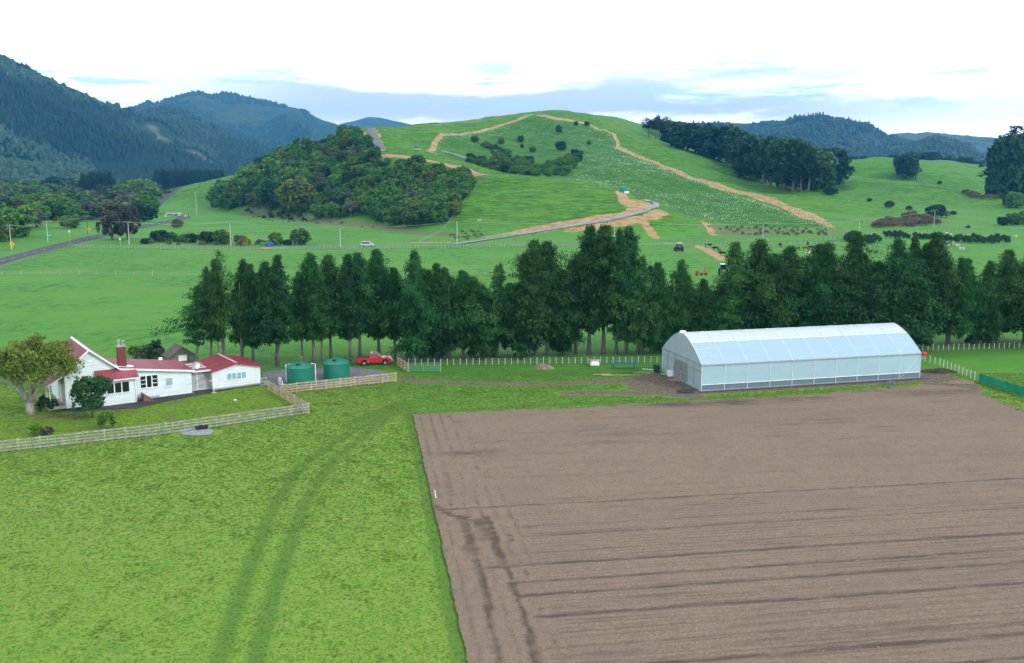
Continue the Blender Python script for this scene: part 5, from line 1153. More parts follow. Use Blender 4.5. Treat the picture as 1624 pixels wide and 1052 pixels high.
# ---------------------------------------------------------------- water tanks and yard
def tank(px, py, label, r=1.66, h=2.0, pipes=(-1, 1)):
    x, y = G(px, py); e = empty('water_tank', (x, y, 0), R(-5), label, 'water tank')
    b = MB(); b.lathe([(.02, 0), (r, 0), (r, h), (r*1.03, h), (r*1.03, h+.06), (r*.97, h+.1), (r*.7, h+.36), (r*.35, h+.56), (.02, h+.62)], 56); bd = b.build('shell', M_TANK, e, True)
    rb = MB()
    for k in range(24):
        a = k*math.pi/12; rb.tube([(math.cos(a)*r*.95, math.sin(a)*r*.95, h+.13), (math.cos(a)*r*.68, math.sin(a)*r*.68, h+.39), (math.cos(a)*r*.3, math.sin(a)*r*.3, h+.59)], .03, 5)
    rb.build('roof_rib', M_TANK, bd, True)
    MB().lathe([(.28, 0), (.28, .14), (.02, .18)], 16, (.0, -r*.5, h+.44)).build('hatch', simple('dark_hatch', (.01, .05, .035), .5), e)
    MB().lathe([(.24, 0), (.24, .12), (.02, .14)], 16, (r*.55, r*.55, h+.3)).build('inlet', M_BLACK, e)
    for s in pipes:
        MB().tube([(s*(r+.12), -.15 if s < 0 else .5, 0), (s*(r+.12), -.15 if s < 0 else .5, h+.33), (s*(r-.4), -.15 if s < 0 else .5, h+.37)], .065, 8).build('downpipe', M_WHITE, e)
    return e
tank(477, 607, 'dark green plastic water tank, the left one of two, with white pipes'); tank(534, 600, 'dark green plastic water tank, the right one of two, nearer the pickup', pipes=())
x, y = G(444, 611); e = empty('water_pump', (x, y, 0), 0, 'grey domed water pump cylinder beside the left tank', 'pump'); MB().lathe([(.26, 0), (.28, .75), (.22, .95), (.02, 1.05)], 20).build('vessel', M_STEEL, e, True); MB().tube([(.35, -.2, 0), (.35, -.2, .55)], .07, 8).build('pipe', M_WHITE, e)
x, y = G(479, 583); e = empty('marker_post', (x, y, 0), 0, 'thin marker post with orange top at the edge of the gravel yard', 'marker post'); MB().tube([(0, 0, 0), (0, 0, 1.35)], .04, 6).build('stake', M_STEEL, e); MB().box((0, 0, 1.45), (.3, .1, .22)).build('flag', M_ORANGE, e)
# ---------------------------------------------------------------- pickup
def wheel(parent, p, r, wd, axis='y', rim=M_CHROME):
    b = MB(); n = 24; prof = [(r*.55, -wd/2), (r*.9, -wd/2), (r, -wd*.3), (r, wd*.3), (r*.9, wd/2), (r*.55, wd/2)]
    vs = []
    for rr, q in prof:
        for k in range(n):
            t = 2*math.pi*k/n; vs.append((p[0]+rr*math.cos(t), p[1]+q, p[2]+rr*math.sin(t)) if axis == 'y' else (p[0]+q, p[1]+rr*math.cos(t), p[2]+rr*math.sin(t)))
    b.add(vs, [(i*n+k, i*n+(k+1) % n, (i+1)*n+(k+1) % n, (i+1)*n+k) for i in range(5) for k in range(n)])
    o = b.build('wheel', M_TYRE, parent, True)
    c = MB(); d = wd*.46
    c.tube([(p[0], p[1]-d, p[2]), (p[0], p[1]+d, p[2])] if axis == 'y' else [(p[0]-d, p[1], p[2]), (p[0]+d, p[1], p[2])], r*.56, 18); c.build('rim', rim, o)
    return o
x, y = G(592.5, 579.5)
pk = empty('pickup_truck', (x, y+.6, .0), R(10), 'red extended cab pickup with dark tray cover parked on the gravel under the conifers', 'pickup')
W2 = .86
def arch(cx, r, n=7): return [(cx+r*math.cos(math.pi*(1-i/n)), .42+r*math.sin(math.pi*(1-i/n))*.98) for i in range(n+1)]
prof = [(-2.38, .5)]+arch(-1.38, .43)+arch(1.45, .43)+[(2.34, .46), (2.38, .72), (2.3, .96), (1.15, 1.06), (1.05, 1.08), (-.62, 1.08), (-.64, 1.10), (-2.38, 1.06)]
MB().prism(prof, -W2, W2).build('body', M_RED, pk, True, bevel=.03)
b = MB(); q = [(-.62, 1.07), (1.12, 1.07), (.50, 1.66), (-.52, 1.68)]; i_ = .13
vs = [(a, -W2+.02, c) for a, c in q[:2]]+[(a, -W2+i_, c) for a, c in q[2:]]+[(a, W2-.02, c) for a, c in q[:2]]+[(a, W2-i_, c) for a, c in q[2:]]
b.add(vs, [(0, 1, 2, 3), (7, 6, 5, 4), (1, 5, 6, 2), (4, 0, 3, 7), (3, 2, 6, 7)]); b.build('cab', M_RED, pk, False, bevel=.04)
MB().box((-1.5, 0, 1.095), (1.72, 1.62, .07)).build('tray_cover', M_BLACK, pk, bevel=.02)
def side_glass(s, pts_):
    n = MB(); n.add([(a, s*(W2-.02-(c-1.07)/.6*.11+.012), c) for a, c in pts_], [(0, 1, 2, 3) if s < 0 else (3, 2, 1, 0)]); return n
for s in (-1, 1):
    side_glass(s, [(.02, 1.13), (.92, 1.13), (.47, 1.58), (.02, 1.59)]).build('side_window', M_GLASS, pk); side_glass(s, [(-.50, 1.13), (-.06, 1.13), (-.06, 1.59), (-.44, 1.59)]).build('side_window', M_GLASS, pk)
    MB().box((.8, s*(W2+.09), 1.2), (.12, .16, .14)).build('mirror', M_BLACK, pk)
    MB().box((2.30, s*.62, .80), (.1, .3, .17)).build('headlight', M_LENS, pk); MB().box((-2.38, s*.72, .82), (.05, .18, .3)).build('tail_light', M_ORANGE, pk)
    MB().box((-1.38+.55, s*(W2+.005), .55), (.16, .03, .25)).build('mudflap', M_CHROME, pk)
MB().add([(1.09, -.74, 1.12), (1.09, .74, 1.12), (.54, .66, 1.62), (.54, -.66, 1.62)], [(0, 1, 2, 3)]).build('windscreen', M_GLASS, pk)
MB().box((0, 0, 1.685), (.86, 1.2, .03)).build('roof_panel', M_CHROME, pk, bevel=.01)
MB().box((2.4, 0, .58), (.14, 1.7, .2)).build('bumper', M_CHROME, pk, bevel=.02); MB().box((-2.44, 0, .55), (.14, 1.6, .16)).build('rear_bumper', M_BLACK, pk)
MB().box((1.7, 0, 1.05), (.5, .7, .09)).build('bonnet_scoop', M_RED, pk, bevel=.03)
for xx in (-1.38, 1.45):
    for s in (-1, 1): wheel(pk, (xx, s*(W2-.1), .36), .36, .24)
# ---------------------------------------------------------------- fences
def along_line(p, n):
    p = [Vector((*q, 0)) if len(q) == 2 else Vector(q) for q in p]; L = [0]
    for a, b in zip(p[:-1], p[1:]): L.append(L[-1]+(b-a).length)
    out = []
    for i in range(n+1):
        s = L[-1]*i/n; k = max(j for j in range(len(L)-1) if L[j] <= s+1e-6); t = (s-L[k])/max(1e-6, L[k+1]-L[k]); out.append(p[k].lerp(p[k+1], t))
    return out
def rail_fence(px, nb, mat, label, rails=4, h=1.15, batten=2, world=None, newm=None):
    p = world or [G(*q) for q in px]; P_ = along_line(p, nb); o = empty('timber_fence', P_[0], 0, label, 'fence'); O = P_[0]
    for q in P_: MB().box(q-O+Vector((0, 0, h/2+.02)), (.13, .13, h+.08+rnd.uniform(-.03, .04)), rnd.uniform(-.1, .1)+HA*.8).build('post', mat, o)
    d = (P_[1]-P_[0]).normalized(); nrm = Vector((d.y, -d.x, 0))
    if nrm.y > 0: nrm = -nrm
    for k in range(rails):
        z = .2+k*(h-.25)/(rails-1); b = MB()
        for a, c in zip(P_[:-1], P_[1:]):
            j = Vector((0, 0, rnd.uniform(-.02, .02))); mid = (a+c)/2; dd_ = c-a
            b.box(mid-O+nrm*.09+j+Vector((0, 0, z)), (dd_.length*.995, .035, .135), math.atan2(dd_.y, dd_.x), 1, 0, rnd.uniform(-.06, .06))
        b.build('rail', newm or mat, o)
    for a, c in zip(P_[:-1], P_[1:]):
        for k in range(1, batten+1): MB().box(a.lerp(c, k/(batten+1))-O+nrm*.135+Vector((0, 0, h/2+.03)), (.075, .05, h-.02), math.atan2((c-a).y, (c-a).x)).build('batten', mat, o)
    return o
rail_fence([(-42, 725), (0, 718), (250, 690.5), (489, 656)], 17, M_TIMB, 'long grey post and rail fence along the front of the house lawn')
rail_fence([(490, 655.5), (426, 619)], 6, M_TIMN, 'tan timber rail fence running from the lawn corner back to the garage gate', 4, 1.15, 1)
rail_fence([(447, 625), (628, 605.5)], 8, M_TIMN, 'tan post and rail fence in front of the two green tanks')
rail_fence([(647.5, 590), (631, 580)], 3, M_TIMN, 'short new timber rail fence between the pickup and the green gate', 4, 1.2, 0)
rail_fence([(-30, 612), (8, 610), (40, 608)], 5, M_TIMD, 'dark weathered board fence behind the spreading tree', 3, 1.2, 0)
x, y = G(418.5, 612.5); e = empty('garden_gate', (x, y, 0), HA, 'small grey timber gate at the right corner of the garage', 'gate')
b = MB(); [b.box((dx, 0, .55), (.07, .05, 1.1)) for dx in (-.4, .4)]; [b.box((0, .0, z), (.74, .045, .12)) for z in (.15, .55, .98)]; b.build('frame', M_TIMB, e); MB().box((0, .03, .55), (1.1, .03, .1), 0, 1, R(48)).build('brace', M_TIMB, e)
def wire_fence(px, n, label, h=.95, mat=M_WHITE, world=None, w=.055, wires=4, hill=False, maxp=100, name='wire_fence', group=None, strainer=0, wm=None):
    p = world or ([h_ for h_ in (HIT(*q) for q in px) if h_] if hill else [G(*q) for q in px]); P_ = along_line(p, n)
    if hill:
        for q in P_: q.z = zat(q.x, q.y)
    O = P_[0].copy(); o = empty(name, O, 0, label, 'fence', group)
    for i, q in enumerate(P_[:maxp]):
        hh = h*rnd.uniform(.9, 1.08); t = w*(1.8 if strainer and i % strainer == 0 else 1)
        MB().box(q-O+Vector((0, 0, hh/2-.03)), (t, t, hh+.06), rnd.uniform(0, .5), 1, rnd.uniform(-.04, .04)).build('post', mat, o)
    if len(P_) > maxp:
        b = MB(); [b.box(q-O+Vector((0, 0, h/2)), (w, w, h)) for q in P_[maxp:]]; s = b.build('far_posts', mat, o); s['kind'] = 'stuff'
    if wires:
        b = MB()
        for k in range(wires): b.tube([q-O+Vector((0, 0, h*(.2+.7*k/max(1, wires-1)))) for q in P_], .008, 3, False)
        b.build('wire', wm or M_STEEL, o)
    return o
wire_fence([(648, 580), (760, 578.5), (900, 577), (1052, 575)], 40, 'line of thin white posts along the grass behind the dirt heap', .92, M_POST, None, .06)
wire_fence([(1455, 556.5), (1540, 554.5), (1640, 552)], 23, 'row of white posts crossing the paddock at the right, under the conifers', .88, M_POST, None, .06)
wire_fence([(1459, 571.5), (1490, 580), (1520, 592), (1552, 605)], 14, 'slanting row of white posts right of the greenhouse', 1.0, M_POST, None, .065)
wire_fence([(-60, 437), (0, 436.5), (120, 436), (330, 438)], 13, 'wire fence with a few tan posts crossing the left paddock', 1.1, M_TIMN, None, .14, 4)
wire_fence([(700, 436.5), (770, 436.5), (860, 436)], 4, 'fence posts in the middle of the far paddock between conifer tops', 1.2, M_TIMN, None, .16, 4)
wire_fence([(122, 393.5), (217, 395), (330, 396), (450, 396), (600, 395), (722, 393), (900, 391.5), (1060, 391), (1120, 391)], 170, 'long close post fence along the farm road across the valley', 1.25, M_TIMB, None, .12, 4)
wire_fence([(1125, 391), (1210, 389), (1330, 387)], 34, 'post fence below the planted slope behind the grazing cattle', 1.2, M_TIMB, None, .12, 4)
wire_fence([(-60, 445), (0, 428), (60, 408), (112, 391)], 34, 'roadside fence of short posts along the left country road', 1.1, M_TIMD, None, .13, 3)
wire_fence([(776, 279), (757, 297), (742, 312), (722, 341), (700, 366), (665, 384)], 46, 'post and wire fence running down the hill beside the bush', 1.3, M_TIMB, None, .13, 3, True)
wire_fence([(1000, 248), (1060, 268.5), (1140, 297), (1220, 320), (1300, 352), (1320, 360)], 60, 'fence along the clay strip on the right of the planted slope', 1.2, M_TIMD, None, .12, 3, True)
wire_fence([(1240, 389), (1400, 372), (1480, 369), (1560, 362), (1624, 352)], 60, 'fence along the lane above the sheep paddock', 1.2, M_TIMD, None, .12, 3, True)
wire_fence([(622, 253), (680, 256), (720, 263), (764, 276)], 30, 'fence on the lip of the clay bank above the bush', 1.2, M_TIMN, None, .12, 3, True)
# rank grass under the fences
for k_, (ln, lab) in enumerate((([(640, 579), (760, 578), (900, 576.5), (1052, 574.5)], 'white'), ([(122, 394), (330, 396), (600, 395), (900, 391.5), (1120, 390), (1330, 387)], 'road'), ([(1120, 388), (1220, 384), (1330, 382)], 'ditch'))): pass
b = MB()
wb = empty('windbreak_fence', G(1553, 606)+(0,), 0, 'bright green windbreak cloth fence at the right edge', 'fence')
P_ = along_line([G(1553, 606), G(1590, 618), G(1640, 634)], 8); O = P_[0]
for a, c in zip(P_[:-1], P_[1:]):
    d = c-a; MB().box((a+c)/2-O+Vector((0, 0, .55)), (d.length, .025, 1.02), math.atan2(d.y, d.x)).build('cloth_panel', M_MESH, wb)
for q in P_: MB().box(q-O+Vector((0, .05, .6)), (.09, .09, 1.25)).build('post', M_TIMD, wb)
x, y = G(673, 590.5); gt_ = empty('farm_gate', (x, y, 0), R(0), 'wide green metal farm gate beside the short new timber fence', 'gate')
b = MB(); [b.tube([(-2.05, 0, z), (2.05, 0, z)], .032, 6) for z in (.22, .45, .68, .9, 1.12)]; [b.tube([(xx, 0, .2), (xx, 0, 1.14)], .035, 6) for xx in (-2.05, -.1, 2.05)]; b.build('frame', simple('green_gate_pipe', (.10, .36, .25), .5), gt_)
MB().box((-2.15, 0, .65), (.14, .14, 1.3)).build('post', M_TIMN, gt_); MB().box((2.15, 0, .6), (.1, .1, 1.2)).build('post', M_STEEL, gt_)
# ---------------------------------------------------------------- greenhouse
GA = R(14.6); gx, gy = G(1112, 621); gh = empty('greenhouse', (gx, gy, 0), GA, 'long translucent white plastic greenhouse with arched gable ends', 'greenhouse')
GL, GD, GWH, GRH = 30.5, 11.85, 3.2, 6.2
def film(name, col, alpha, rough=.35, trans=.25):
    m, nt = newmat(name); tc = nd(nt, 'ShaderNodeTexCoord', None, 3)
    n = noise(nt, mapping(nt, tc, (.35, 1, 1.3)), 1.1, 4); n2 = noise(nt, mapping(nt, tc, (.9, .9, 2.2)), 2.2, 3)
    c = mixc(nt, smooth(nt, n, .3, .7), tuple(x*.9 for x in col), col)
    p = principled(nt, c, rough, .4, 0, bump(nt, n2, .25, .05)); t = nd(nt, 'ShaderNodeBsdfTranslucent', {'Color': c4(col)})
    s = nd(nt, 'ShaderNodeMixShader', {0: trans, 1: p, 2: t}); tp = nd(nt, 'ShaderNodeBsdfTransparent', {'Color': (.9, .97, 1, 1)})
    finish(nt, nd(nt, 'ShaderNodeMixShader', {0: smooth(nt, n, .3, .7, 1-alpha-.06, 1-alpha+.06), 1: s, 2: tp})); return m
M_FROOF = film('roof_film', (.62, .71, .82), .97, .3); M_FLOW = film('shoulder_film', (.42, .60, .71), .92, .32); M_FWALL = film('curtain_film', (.50, .72, .80), .84, .4); M_FCLR = film('clear_skirt', (.24, .32, .38), .70, .2); M_FEND = film('end_film', (.52, .63, .68), .74, .25)
def arc(t):
    """roof section: t 0..1 from the front eave over the ridge to the back eave"""
    s = t*2 if t <= .5 else (1-t)*2
    yy = GD/2*s; zz = GWH+(GRH-GWH)*(1-(1-s)**1.62)
    return (yy if t <= .5 else GD-yy), zz
NB = 10; NA = 24
def roof_part(name, t0, t1, mat, sag):
    b = MB(); n = 10
    for i in range(NB*4+1):
        X = GL*i/(NB*4); sg = sag*math.sin(math.pi*(i % 4)/4)
        for k in range(n+1):
            yy, zz = arc(t0+(t1-t0)*k/n); b.v.append((X, yy, zz-sg*math.sin(math.pi*(t0+(t1-t0)*k/n))))
    m = n+1
    b.f = [(i*m+k, (i+1)*m+k, (i+1)*m+k+1, i*m+k+1) for i in range(NB*4) for k in range(n)]
    return b.build(name, mat, gh, True)
roof_part('roof_film', .27, .73, M_FROOF, .03); roof_part('shoulder_film', 0.0, .27, M_FLOW, .03); roof_part('shoulder_film', .73, 1.0, M_FLOW, .03)
for k in range(NB+1):
    X = GL*k/NB; MB().tube([(X, arc(t/20)[0], arc(t/20)[1]+.035) for t in range(21)], .032, 6).build('hoop', M_WHITE, gh)
    for yy in (0, GD): MB().tube([(X, yy, 0), (X, yy, GWH)], .035, 6).build('post', M_WHITE, gh)
for yy in (-.03, GD+.03): MB().box((GL/2, yy, GWH), (GL+.2, .12, .14)).build('gutter', M_STEEL, gh)
for t in (.27, .73, .5): MB().tube([(0, arc(t)[0], arc(t)[1]+.04), (GL, arc(t)[0], arc(t)[1]+.04)], .03, 5).build('purlin', M_WHITE, gh)
for yy in (0.04, GD-.04):
    b = MB(); n = NB*6
    for i in range(n+1):
        for z in (.78, 1.9, GWH-.08): b.v.append((GL*i/n, yy+rnd.uniform(-.03, .03), z))
    b.f = [(i*3+k, (i+1)*3+k, (i+1)*3+k+1, i*3+k+1) for i in range(n) for k in (0, 1)]; b.build('side_curtain', M_FWALL, gh, True)
    MB().box((GL/2, yy+.03, .42), (GL-.1, .02, .66)).build('clear_skirt', M_FCLR, gh)
    MB().tube([(0, yy-.06, .78), (GL, yy-.06, .78)], .04, 6).build('roller_tube', M_WHITE, gh); MB().box((GL/2, yy, .06), (GL+.1, .12, .12)).build('base_rail', M_STEEL, gh)
for a_ in ((GL-.1, .02, GWH-.3, GL-GL/NB*.9, .02, .2), (.1, .09, GWH-.2, GL/NB, .09, .3)): MB().tube([a_[:3], a_[3:]], .018, 6).build('brace', M_WHITE, gh)
for X0, X1 in ((0, GL/NB), (GL, GL-GL/NB)):
    MB().tube([(X0, arc(.2)[0], arc(.2)[1]+.05), (X1, arc(.02)[0], arc(.02)[1]+.05)], .018, 6).build('brace', M_WHITE, gh); MB().tube([(X0, arc(.17)[0], arc(.17)[1]+.05), (X1, arc(.19)[0], arc(.19)[1]+.05)], .018, 6).build('brace', M_WHITE, gh)
for X, nm in ((0.03, 'left'), (GL-.03, 'right')):
    b = MB(); n = 30; b.v = [(X, arc(t/n)[0], arc(t/n)[1]) for t in range(n+1)]+[(X, GD, 0), (X, 0, 0)]; b.f = [tuple(range(n+3))]; b.build('end_wall', M_FEND, gh)
    MB().box((X-.05, GD/2, GWH), (.08, GD, .1)).build('tie_beam', M_STEEL, gh); MB().box((X-.05, GD/2, .75*GWH), (.06, GD, .07)).build('end_rail', M_STEEL, gh)
    for yy in (2.2, 4.0, 8.0, 10.0): MB().box((X-.05, yy, GWH/2), (.08, .08, GWH)).build('end_post', M_STEEL, gh)
    MB().box((X-.05, GD/2, .08), (.1, GD, .16)).build('end_sill', M_STEEL, gh)
b = MB(); [b.box((-.06, yy, 1.35), (.06, .09, 2.5)) for yy in (4.1, 5.05, 6.0, 6.95, 7.9)]; [b.box((-.062, 6.0, z), (.055, 3.8, .09)) for z in (.15, 1.3, 2.6)]; dr = b.build('door', M_STEEL, gh); MB().box((-.03, 6.0, 1.4), (.02, 3.7, 2.4)).build('door_pane', film('door_glazing', (.34, .36, .33), .8, .15), dr)
c = MB(); c.box((.1, GD/2, GRH+.15), (.9, .5, .3), 0, .7); c.build('ridge_vent_cap', M_BAG, gh, bevel=.05)
MB().lathe([(.02, .28), (.3, .22), (.36, 0), (.3, -.22), (.02, -.28)], 16, (GL+.35, -.1, GWH-.05)).build('winder_motor', M_RED, gh, True); MB().tube([(GL+.1, -.05, 2.5), (GL+.4, -.1, GWH-.3)], .04, 6).build('winder_bracket', M_WHITE, gh)
sheet('greenhouse_gravel', [], .034, M_STONEG, .08, .6, False, [(gx+math.cos(GA)*a-math.sin(GA)*b_, gy+math.sin(GA)*a+math.cos(GA)*b_) for a, b_ in ((-.5, -.55), (31.6, -.55), (31.6, 12.6), (-.9, 12.6))])
# beds of soil inside seen through the film
# ---------------------------------------------------------------- yard clutter
def heap(px, py, rx, ry, h, mat, label, seed, cat='heap', name='soil_heap'):
    x, y = G(px, py); n, m_ = 14, 30; vs = []; r = random.Random(seed)
    for i in range(n+1):
        t = i/n
        for k in range(m_):
            a = 2*math.pi*k/m_; q = 1+.22*(float(vnoise(math.cos(a)*1.5+seed*3.7, math.sin(a)*1.5+9))-.5)*2
            X, Y_ = math.cos(a)*rx*t*q, math.sin(a)*ry*t*q; z = h*(1-t**1.25)*(1+.5*float(fbm(np.array(X*1.4+seed), np.array(Y_*1.4), 3)))+.12*h*float(fbm(np.array(X*4.+seed), np.array(Y_*4.), 2))
            vs.append((X, Y_, z if t < 1 else -.03))
    b = MB(); b.v = vs; b.f = [(i*m_+k, i*m_+(k+1) % m_, (i+1)*m_+(k+1) % m_, (i+1)*m_+k) for i in range(n) for k in range(m_)]
    o = b.build(name, mat, None, False, (x, y, .03)); return tag(o, label, cat)
heap(862, 584, 1.55, 1.0, .75, M_SOIL, 'heap of brown earth on the grass in front of the white posts', 1); heap(1411, 609, .9, .6, .55, M_STONEG, 'small pile of dark gravel on the grass strip below the greenhouse', 2, 'heap', 'gravel_heap'); heap(1520, 607, 2.3, .9, .35, M_SOIL, 'low mound of bare earth right of the greenhouse', 3); heap(1490, 590, 2.6, 1.1, .5, gravel('damp_soil', (.035, .028, .022), (.075, .058, .045), 2), 'dark bank of earth behind the right end of the greenhouse', 6)
x, y = G(943, 580); e = empty('bulk_bag', (x, y, 0), .1, 'white bulk bag on the grass behind the blue rack', 'bag'); MB().box((0, 0, .35), (1.25, .9, .7), 0, .9).build('sack', M_BAG, e, bevel=.15)
e = empty('pallet', (x, y, .70), .1, 'wooden pallet lying on top of the white bulk bag', 'pallet'); b = MB(); [b.box((0, dy, .06), (1.45, .12, .03)) for dy in (-.4, -.2, 0, .2, .4)]; b.build('deck', M_TIMN, e); b = MB(); [b.box((dx, 0, .02), (.1, .95, .05)) for dx in (-.6, 0, .6)]; b.build('bearer', M_BROWN, e)
x, y = G(989, 585); e = empty('blue_rack', (x, y, 0), .02, 'long blue metal trestle on the grass left of the greenhouse', 'trestle'); MB().box((0, 0, .72), (3.0, .5, .1)).build('top', M_BLUE, e); [MB().box((s, 0, .36), (.1, .45, .72)).build('leg', M_BLUE, e) for s in (-1.4, 1.4)]
x, y = G(1041, 591); e = empty('wheelie_bin', (x, y, 0), .2, 'dark green wheelie bin near the left end of the greenhouse', 'bin'); MB().box((0, 0, .48), (.62, .66, .96), 0, 1.12).build('body', simple('bin_green', (.012, .05, .035), .5), e, bevel=.03); MB().box((0, 0, 1.0), (.72, .76, .08)).build('lid', simple('bin_lid', (.015, .06, .04), .5), e, bevel=.02); [wheel(e, (s*.3, .3, .1), .1, .07, 'x', M_BLACK) for s in (-1, 1)]
x, y = G(1063, 597); e = empty('white_bucket', (x, y, 0), 0, 'white square tub beside the greenhouse door', 'tub'); MB().box((0, 0, .35), (.75, .7, .7), 0, 1.1).build('body', M_BAG, e, bevel=.03); MB().box((0, 0, .72), (.86, .8, .05)).build('rim', M_WHITE, e)
o = MB(); o.lathe([(.3, 0), (.45, .12), (.4, .2), (.02, .22)], 14); x, y = G(1053, 595.5); tag(o.build('green_cover', simple('lime_plastic', (.05, .45, .06), .5), None, True, (x, y, .03)), 'bright green plastic lid on the dirt beside the white tub', 'lid')
def plank(px, py, L, rz, label, mat=M_TIMN, w=.2, h=.07, z=.05, g='loose planks on the dirt by the greenhouse'):
    x, y = G(px, py); tag(MB().box((0, 0, h/2), (L, w, h), rz).build('plank', mat, None, False, (x, y, z)), label, 'plank', g)
plank(985, 596, 5.2, .03, 'long pale plank lying on the grass below the blue trestle'); plank(955, 595, 2.4, .0, 'pale plank end to end with the long one')
for i, (a, b_, L, rz) in enumerate(((1024, 593, 1.2, -.4), (1031, 591, 1.5, -.3), (1018, 590, .9, .5), (1010, 592, .8, -.2), (1077, 605, 2.2, .1), (1092, 607, 1.6, -.4), (1066, 603, 1.3, .2))): plank(a, b_, L, rz, 'short offcut of pale timber strewn near the greenhouse door', M_TIMN, .16)
plank(1030, 587, 2.0, -.35, 'white length of pipe lying behind the bin', M_WHITE, .14)
b = MB()
for k in range(3): b.tube([(math.cos(t*.4)*(1.05-k*.12), math.sin(t*.4)*(.8-k*.1), .04+k*.05) for t in range(17)], .035, 5)
x, y = G(1087, 622); tag(b.build('hose_coil', simple('dark_hose', (.01, .03, .035), .5), None, True, (x, y, .03)), 'coiled dark hose on the grass at the near corner of the greenhouse', 'hose')
x, y = G(320, 681); e = empty('water_trough', (x, y, .04), HA*.7, 'black oval water trough on the pale gravel patch by the fence', 'trough'); MB().lathe([(.02, .05), (.75, .05), (.82, .42), (.9, .42), (.85, 0), (.02, 0)], 24).build('basin', M_BLACK, e, True); e.scale = (.72, .4, .8); MB().lathe([(.01, .34), (.78, .34)], 24).build('water', simple('trough_water', (.02, .035, .05), .05, .6), e)
x, y = G(690.5, 792); e = empty('marker_peg', (x, y, .08), 0, 'white marker peg standing at the left edge of the ploughed field', 'peg'); MB().box((0, 0, .35), (.07, .07, .7), .2, 1, R(-8)).build('stake', M_WHITE, e); MB().box((.06, 0, .02), (.16, .12, .04)).build('foot', M_TIMB, e)
# ---------------------------------------------------------------- far machines
def tractor(px, py, mat, rz, label, s=1.0):
    x, y = G(px, py); e = empty('tractor', (x, y, 0), rz, label, 'tractor'); e.scale = (s, s, s)   # faces +y
    MB().box((0, 1.2, 1.15), (.72, 1.9, .75), 0, .92).build('bonnet', mat, e, bevel=.06); MB().box((0, -.1, .85), (.9, 2.6, .4)).build('chassis', M_BLACK, e)
    MB().box((0, -.55, 1.95), (1.45, 1.35, 1.25), 0, .9).build('cab_glass', M_GLASS, e, bevel=.04); MB().box((0, -.55, 2.66), (1.55, 1.5, .16)).build('cab_roof', M_BAG, e, bevel=.05)
    for sx_ in (-.69, .69):
        for yy in (-1.2, .1): MB().box((sx_, yy, 1.95), (.09, .09, 1.3)).build('cab_pillar', mat, e)
        MB().box((sx_*1.3, -.75, 1.55), (.5, 1.3, .12), 0, 1, 0, 0).build('mudguard', mat, e, bevel=.03)
        wheel(e, (sx_*1.35, -.85, .85), .85, .5, 'x', mat); wheel(e, (sx_*1.2, 1.55, .58), .58, .36, 'x', mat)
    MB().tube([(.25, .9, 1.5), (.25, .9, 2.5)], .05, 8).build('exhaust', M_BLACK, e); MB().box((0, -1.75, .9), (.9, .5, .35)).build('linkage', M_BLACK, e)
tractor(1076, 398.5, M_NAVY, R(8), 'dark blue tractor with white cab roof in the far paddock near the cattle'); tractor(1147, 437, M_GREEN, R(170), 'green tractor partly hidden behind the conifers beside the red machine', 1.05)
x, y = G(1114, 437); e = empty('hay_rake', (x, y, 0), .0, 'red hay rake implement with raised arms standing left of the green tractor', 'farm implement')
b = MB(); b.box((-1.35, 0, .75), (.75, .9, .85)); b.build('gearbox', M_REDD, e, bevel=.05); b = MB(); b.tube([(-1.7, 0, .6), (1.1, 0, .55)], .1, 6); b.tube([(1.0, 0, .5), (1.9, 0, 1.45)], .06, 6); b.tube([(.4, 0, .5), (.5, 0, 1.9)], .08, 6); b.tube([(.1, .3, 1.1), (.9, .3, 1.15)], .05, 6); b.build('frame', M_REDD, e)
for xx in (-1.5, -.3, .8): wheel(e, (xx, -.3, .36), .36, .18, 'y', M_REDD)
b = MB(); [b.tube([(-.4+k*.28, .25, .8), (-.3+k*.28, .3, .15)], .03, 4) for k in range(7)]; b.build('tine', M_REDD, e)
x, y = G(1112, 390); x2, y2 = G(1096, 394)
tag(heap(1090, 390, 3.6, 1.6, .9, gravel('brush_litter', (.10, .075, .05), (.24, .19, .13), 2), 'heap of cut branches and earth behind the blue tractor', 4), None, None)
van_xy = G(583, 391.5); vn = empty('silver_van', (van_xy[0], van_xy[1], .05), 0, 'silver people mover van on the farm road across the valley', 'van')
MB().prism([(-2.2, .4), (2.2, .4), (2.25, .8), (1.55, 1.02), (.75, 1.72), (-1.9, 1.78), (-2.2, 1.1)], -.85, .85).build('body', M_SILVER, vn, bevel=.08)
for s in (-1, 1):
    b = MB(); b.add([(-1.95, s*.862, 1.08), (1.2, s*.862, 1.08), (.66, s*.862, 1.6), (-1.8, s*.862, 1.62)], [(0, 1, 2, 3) if s < 0 else (3, 2, 1, 0)]); b.build('side_window', M_GLASS, vn)
    for xx in (-1.4, 1.4): wheel(vn, (xx, s*.78, .33), .33, .2)
    MB().box((2.18, s*.6, .78), (.12, .3, .14)).build('headlight', M_LENS, vn)
MB().add([(1.50, -.7, 1.07), (1.50, .7, 1.07), (.80, .66, 1.69), (.80, -.66, 1.69)], [(0, 1, 2, 3)]).build('windscreen', M_GLASS, vn)
x, y = G(424, 391.5); e = empty('stock_trailer', (x, y, 0), 0, 'low green and blue tray trailer by the farm road', 'trailer'); MB().box((-1.3, 0, .95), (1.9, 1.5, .8)).build('green_bin', M_GREEN, e); MB().box((1.0, 0, 1.0), (2.0, 1.5, .95)).build('blue_bin', M_BLUE, e); [wheel(e, (xx, -.7, .35), .35, .2) for xx in (-1.2, 1.0)]; MB().box((0, 0, .5), (4.6, 1.3, .12)).build('chassis', M_BLACK, e)
